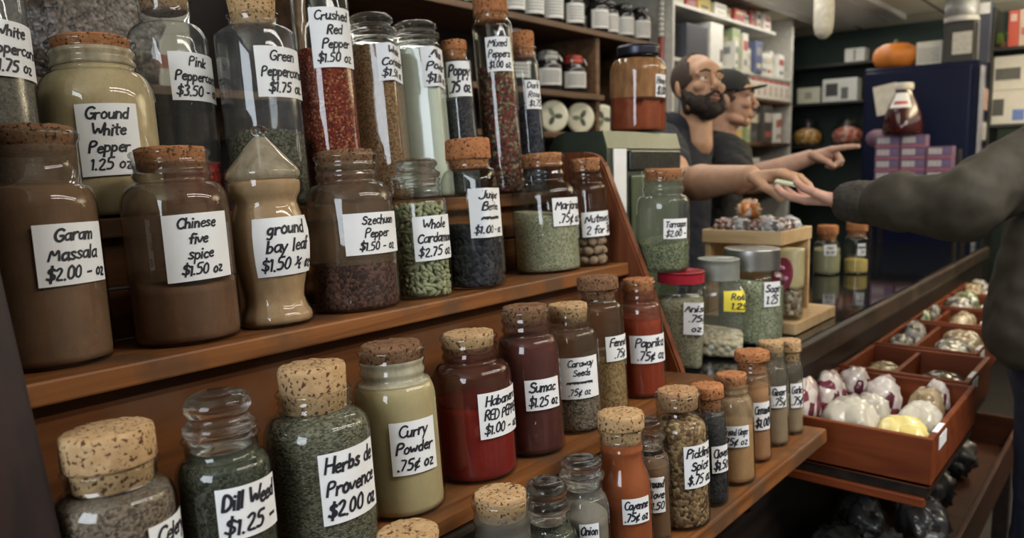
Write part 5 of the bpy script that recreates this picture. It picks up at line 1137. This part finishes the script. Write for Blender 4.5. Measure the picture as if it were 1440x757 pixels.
for j in range(5):
    for i in range(n_ + 1):
        a = -1.15 + 2.3 * i / n_; t = j / 4; rx, ry = .080 + .004 * t, .102 + .072 * t * cos(a * .75)
        vs.append(M2 @ Vector((rx * sin(a), .018 - ry * cos(a) , .040 + .010 * t - .018 * (sin(a) ** 2))))
for j in range(4):
    for i in range(n_): p = j * (n_ + 1) + i; fs.append((p, p + 1, p + n_ + 2, p + n_ + 1))
brm = mesh('brim', vs, fs, CAPM, cap); md = brm.modifiers.new('t', 'SOLIDIFY'); md.thickness = .005
BLK = plain('black_shirt_cloth', (.0045, .0045, .006), .85, var=.3)
organic('t_shirt', [('c', (3.09, 1.47, 1.40), .145, (3.10, 1.50, .98), .15), ('c', (2.96, 1.33, 1.495), .078, (3.2, 1.58, 1.495), .078), ('c', (3.02, 1.40, 1.53), .07, (3.13, 1.50, 1.53), .07), ('c', SH2, .080, tuple(Vector(SH2).lerp(Vector(EL2), .75)), .070), ('c', (3.2, 1.58, 1.46), .076, (3.25, 1.57, 1.30), .064), ('c', (2.99, 1.38, 1.4), .085, (3.02, 1.42, 1.), .085)], BLK, r2, .005, 5, .007, 16)
legs(r2, (3.10, 1.51, .95), plain('dark_trousers', (.02, .02, .024), .8), (.5, -.8, 0))
r2.location = (3.25, 1.57, 0)

# the customer at the right edge
r3 = empty('person', (2.34, .12, 0)); tag(r3, 'person in a brown-olive jacket at the right edge, holding out an open palm', 'person')
SH3, EL3, WR3 = (2.19, .17, 1.475), (1.965, .335, 1.345), (1.968, .588, 1.352)
h3 = hand(WR3, (.10, 1, .05), (.05, -.05, 1), -1, [(8, 16, 14), (8, 18, 16), (10, 20, 18), (12, 24, 20)], (.3, .3), .92)
M3 = Matrix.Translation((2.38, .13, 1.70)) @ Euler((0, 0, RAD(180)), 'XYZ').to_matrix().to_4x4()
organic('body', xf(head_prims(), M3) + [('c', (2.36, .11, 1.40), .12, (2.33, .12, 1.0), .12), ('c', (2.22, .12, 1.46), .06, (2.52, .10, 1.46), .06), ('c', (2.38, .12, 1.55), .058, (2.37, .11, 1.45), .08), ('c', SH3, .05, EL3, .04), ('c', EL3, .04, WR3, .029), ('c', (2.52, .10, 1.46), .05, (2.6, .03, 1.15), .04), ('c', (2.6, .03, 1.15), .04, (2.58, .14, .95), .03)] + h3 + hand((2.58, .14, .95), (0, .4, -1), (-1, 0, 0), 1, [(20, 20, 20)] * 4), SKIN3, r3, .003, 4)
eyes(r3, M3); lips(r3, M3)
hairshell(r3, M3, lambda v: v.y > -.05 and v.z > -.035)
JK = plain('jacket_cloth', (.024, .019, .010), .8, var=.22, scale=50)
fo = lambda a, b_, t: tuple(Vector(a).lerp(Vector(b_), t))
organic('jacket', [('c', (2.17, .19, 1.27), .095, (2.155, .20, 1.05), .11), ('c', (2.35, .115, 1.38), .165, (2.335, .13, 1.06), .185), ('c', (2.22, .12, 1.455), .085, (2.52, .11, 1.455), .085), ('c', SH3, .088, EL3, .076), ('c', EL3, .076, fo(EL3, WR3, .5), .066), ('c', fo(EL3, WR3, .5), .066, fo(EL3, WR3, .88), .047), ('c', (2.52, .11, 1.45), .082, (2.6, .03, 1.15), .07), ('c', (2.6, .03, 1.15), .07, (2.585, .12, .98), .052), ('c', (2.24, .15, 1.3), .10, (2.225, .165, 1.02), .105), ('c', (2.40, .11, 1.49), .09, (2.37, .10, 1.54), .075)], JK, r3, .005, 5, .011, 11)
organic('cuff', [('c', fo(EL3, WR3, .82), .0515, fo(EL3, WR3, .91), .049)], plain('jacket_cuff', (.028, .023, .017), .8), r3, .003, 3, .003, 60)
legs(r3, (2.275, .14, .93), plain('navy_trousers', (.010, .012, .026), .85, var=.3), (0, 1, 0), .095)
nt_ = empty('folded_note', (2.005, .735, 1.395), (RAD(12), RAD(-8), .3)); tag(nt_, 'small pale green folded note passing between the two hands', 'note')
prism('paper', [(-.022, -.03), (.02, -.034), (.024, .03), (-.018, .034)], -.0025, .0025, plain('pale_green_paper', (.42, .46, .33), .6), nt_, 'Z', .001)
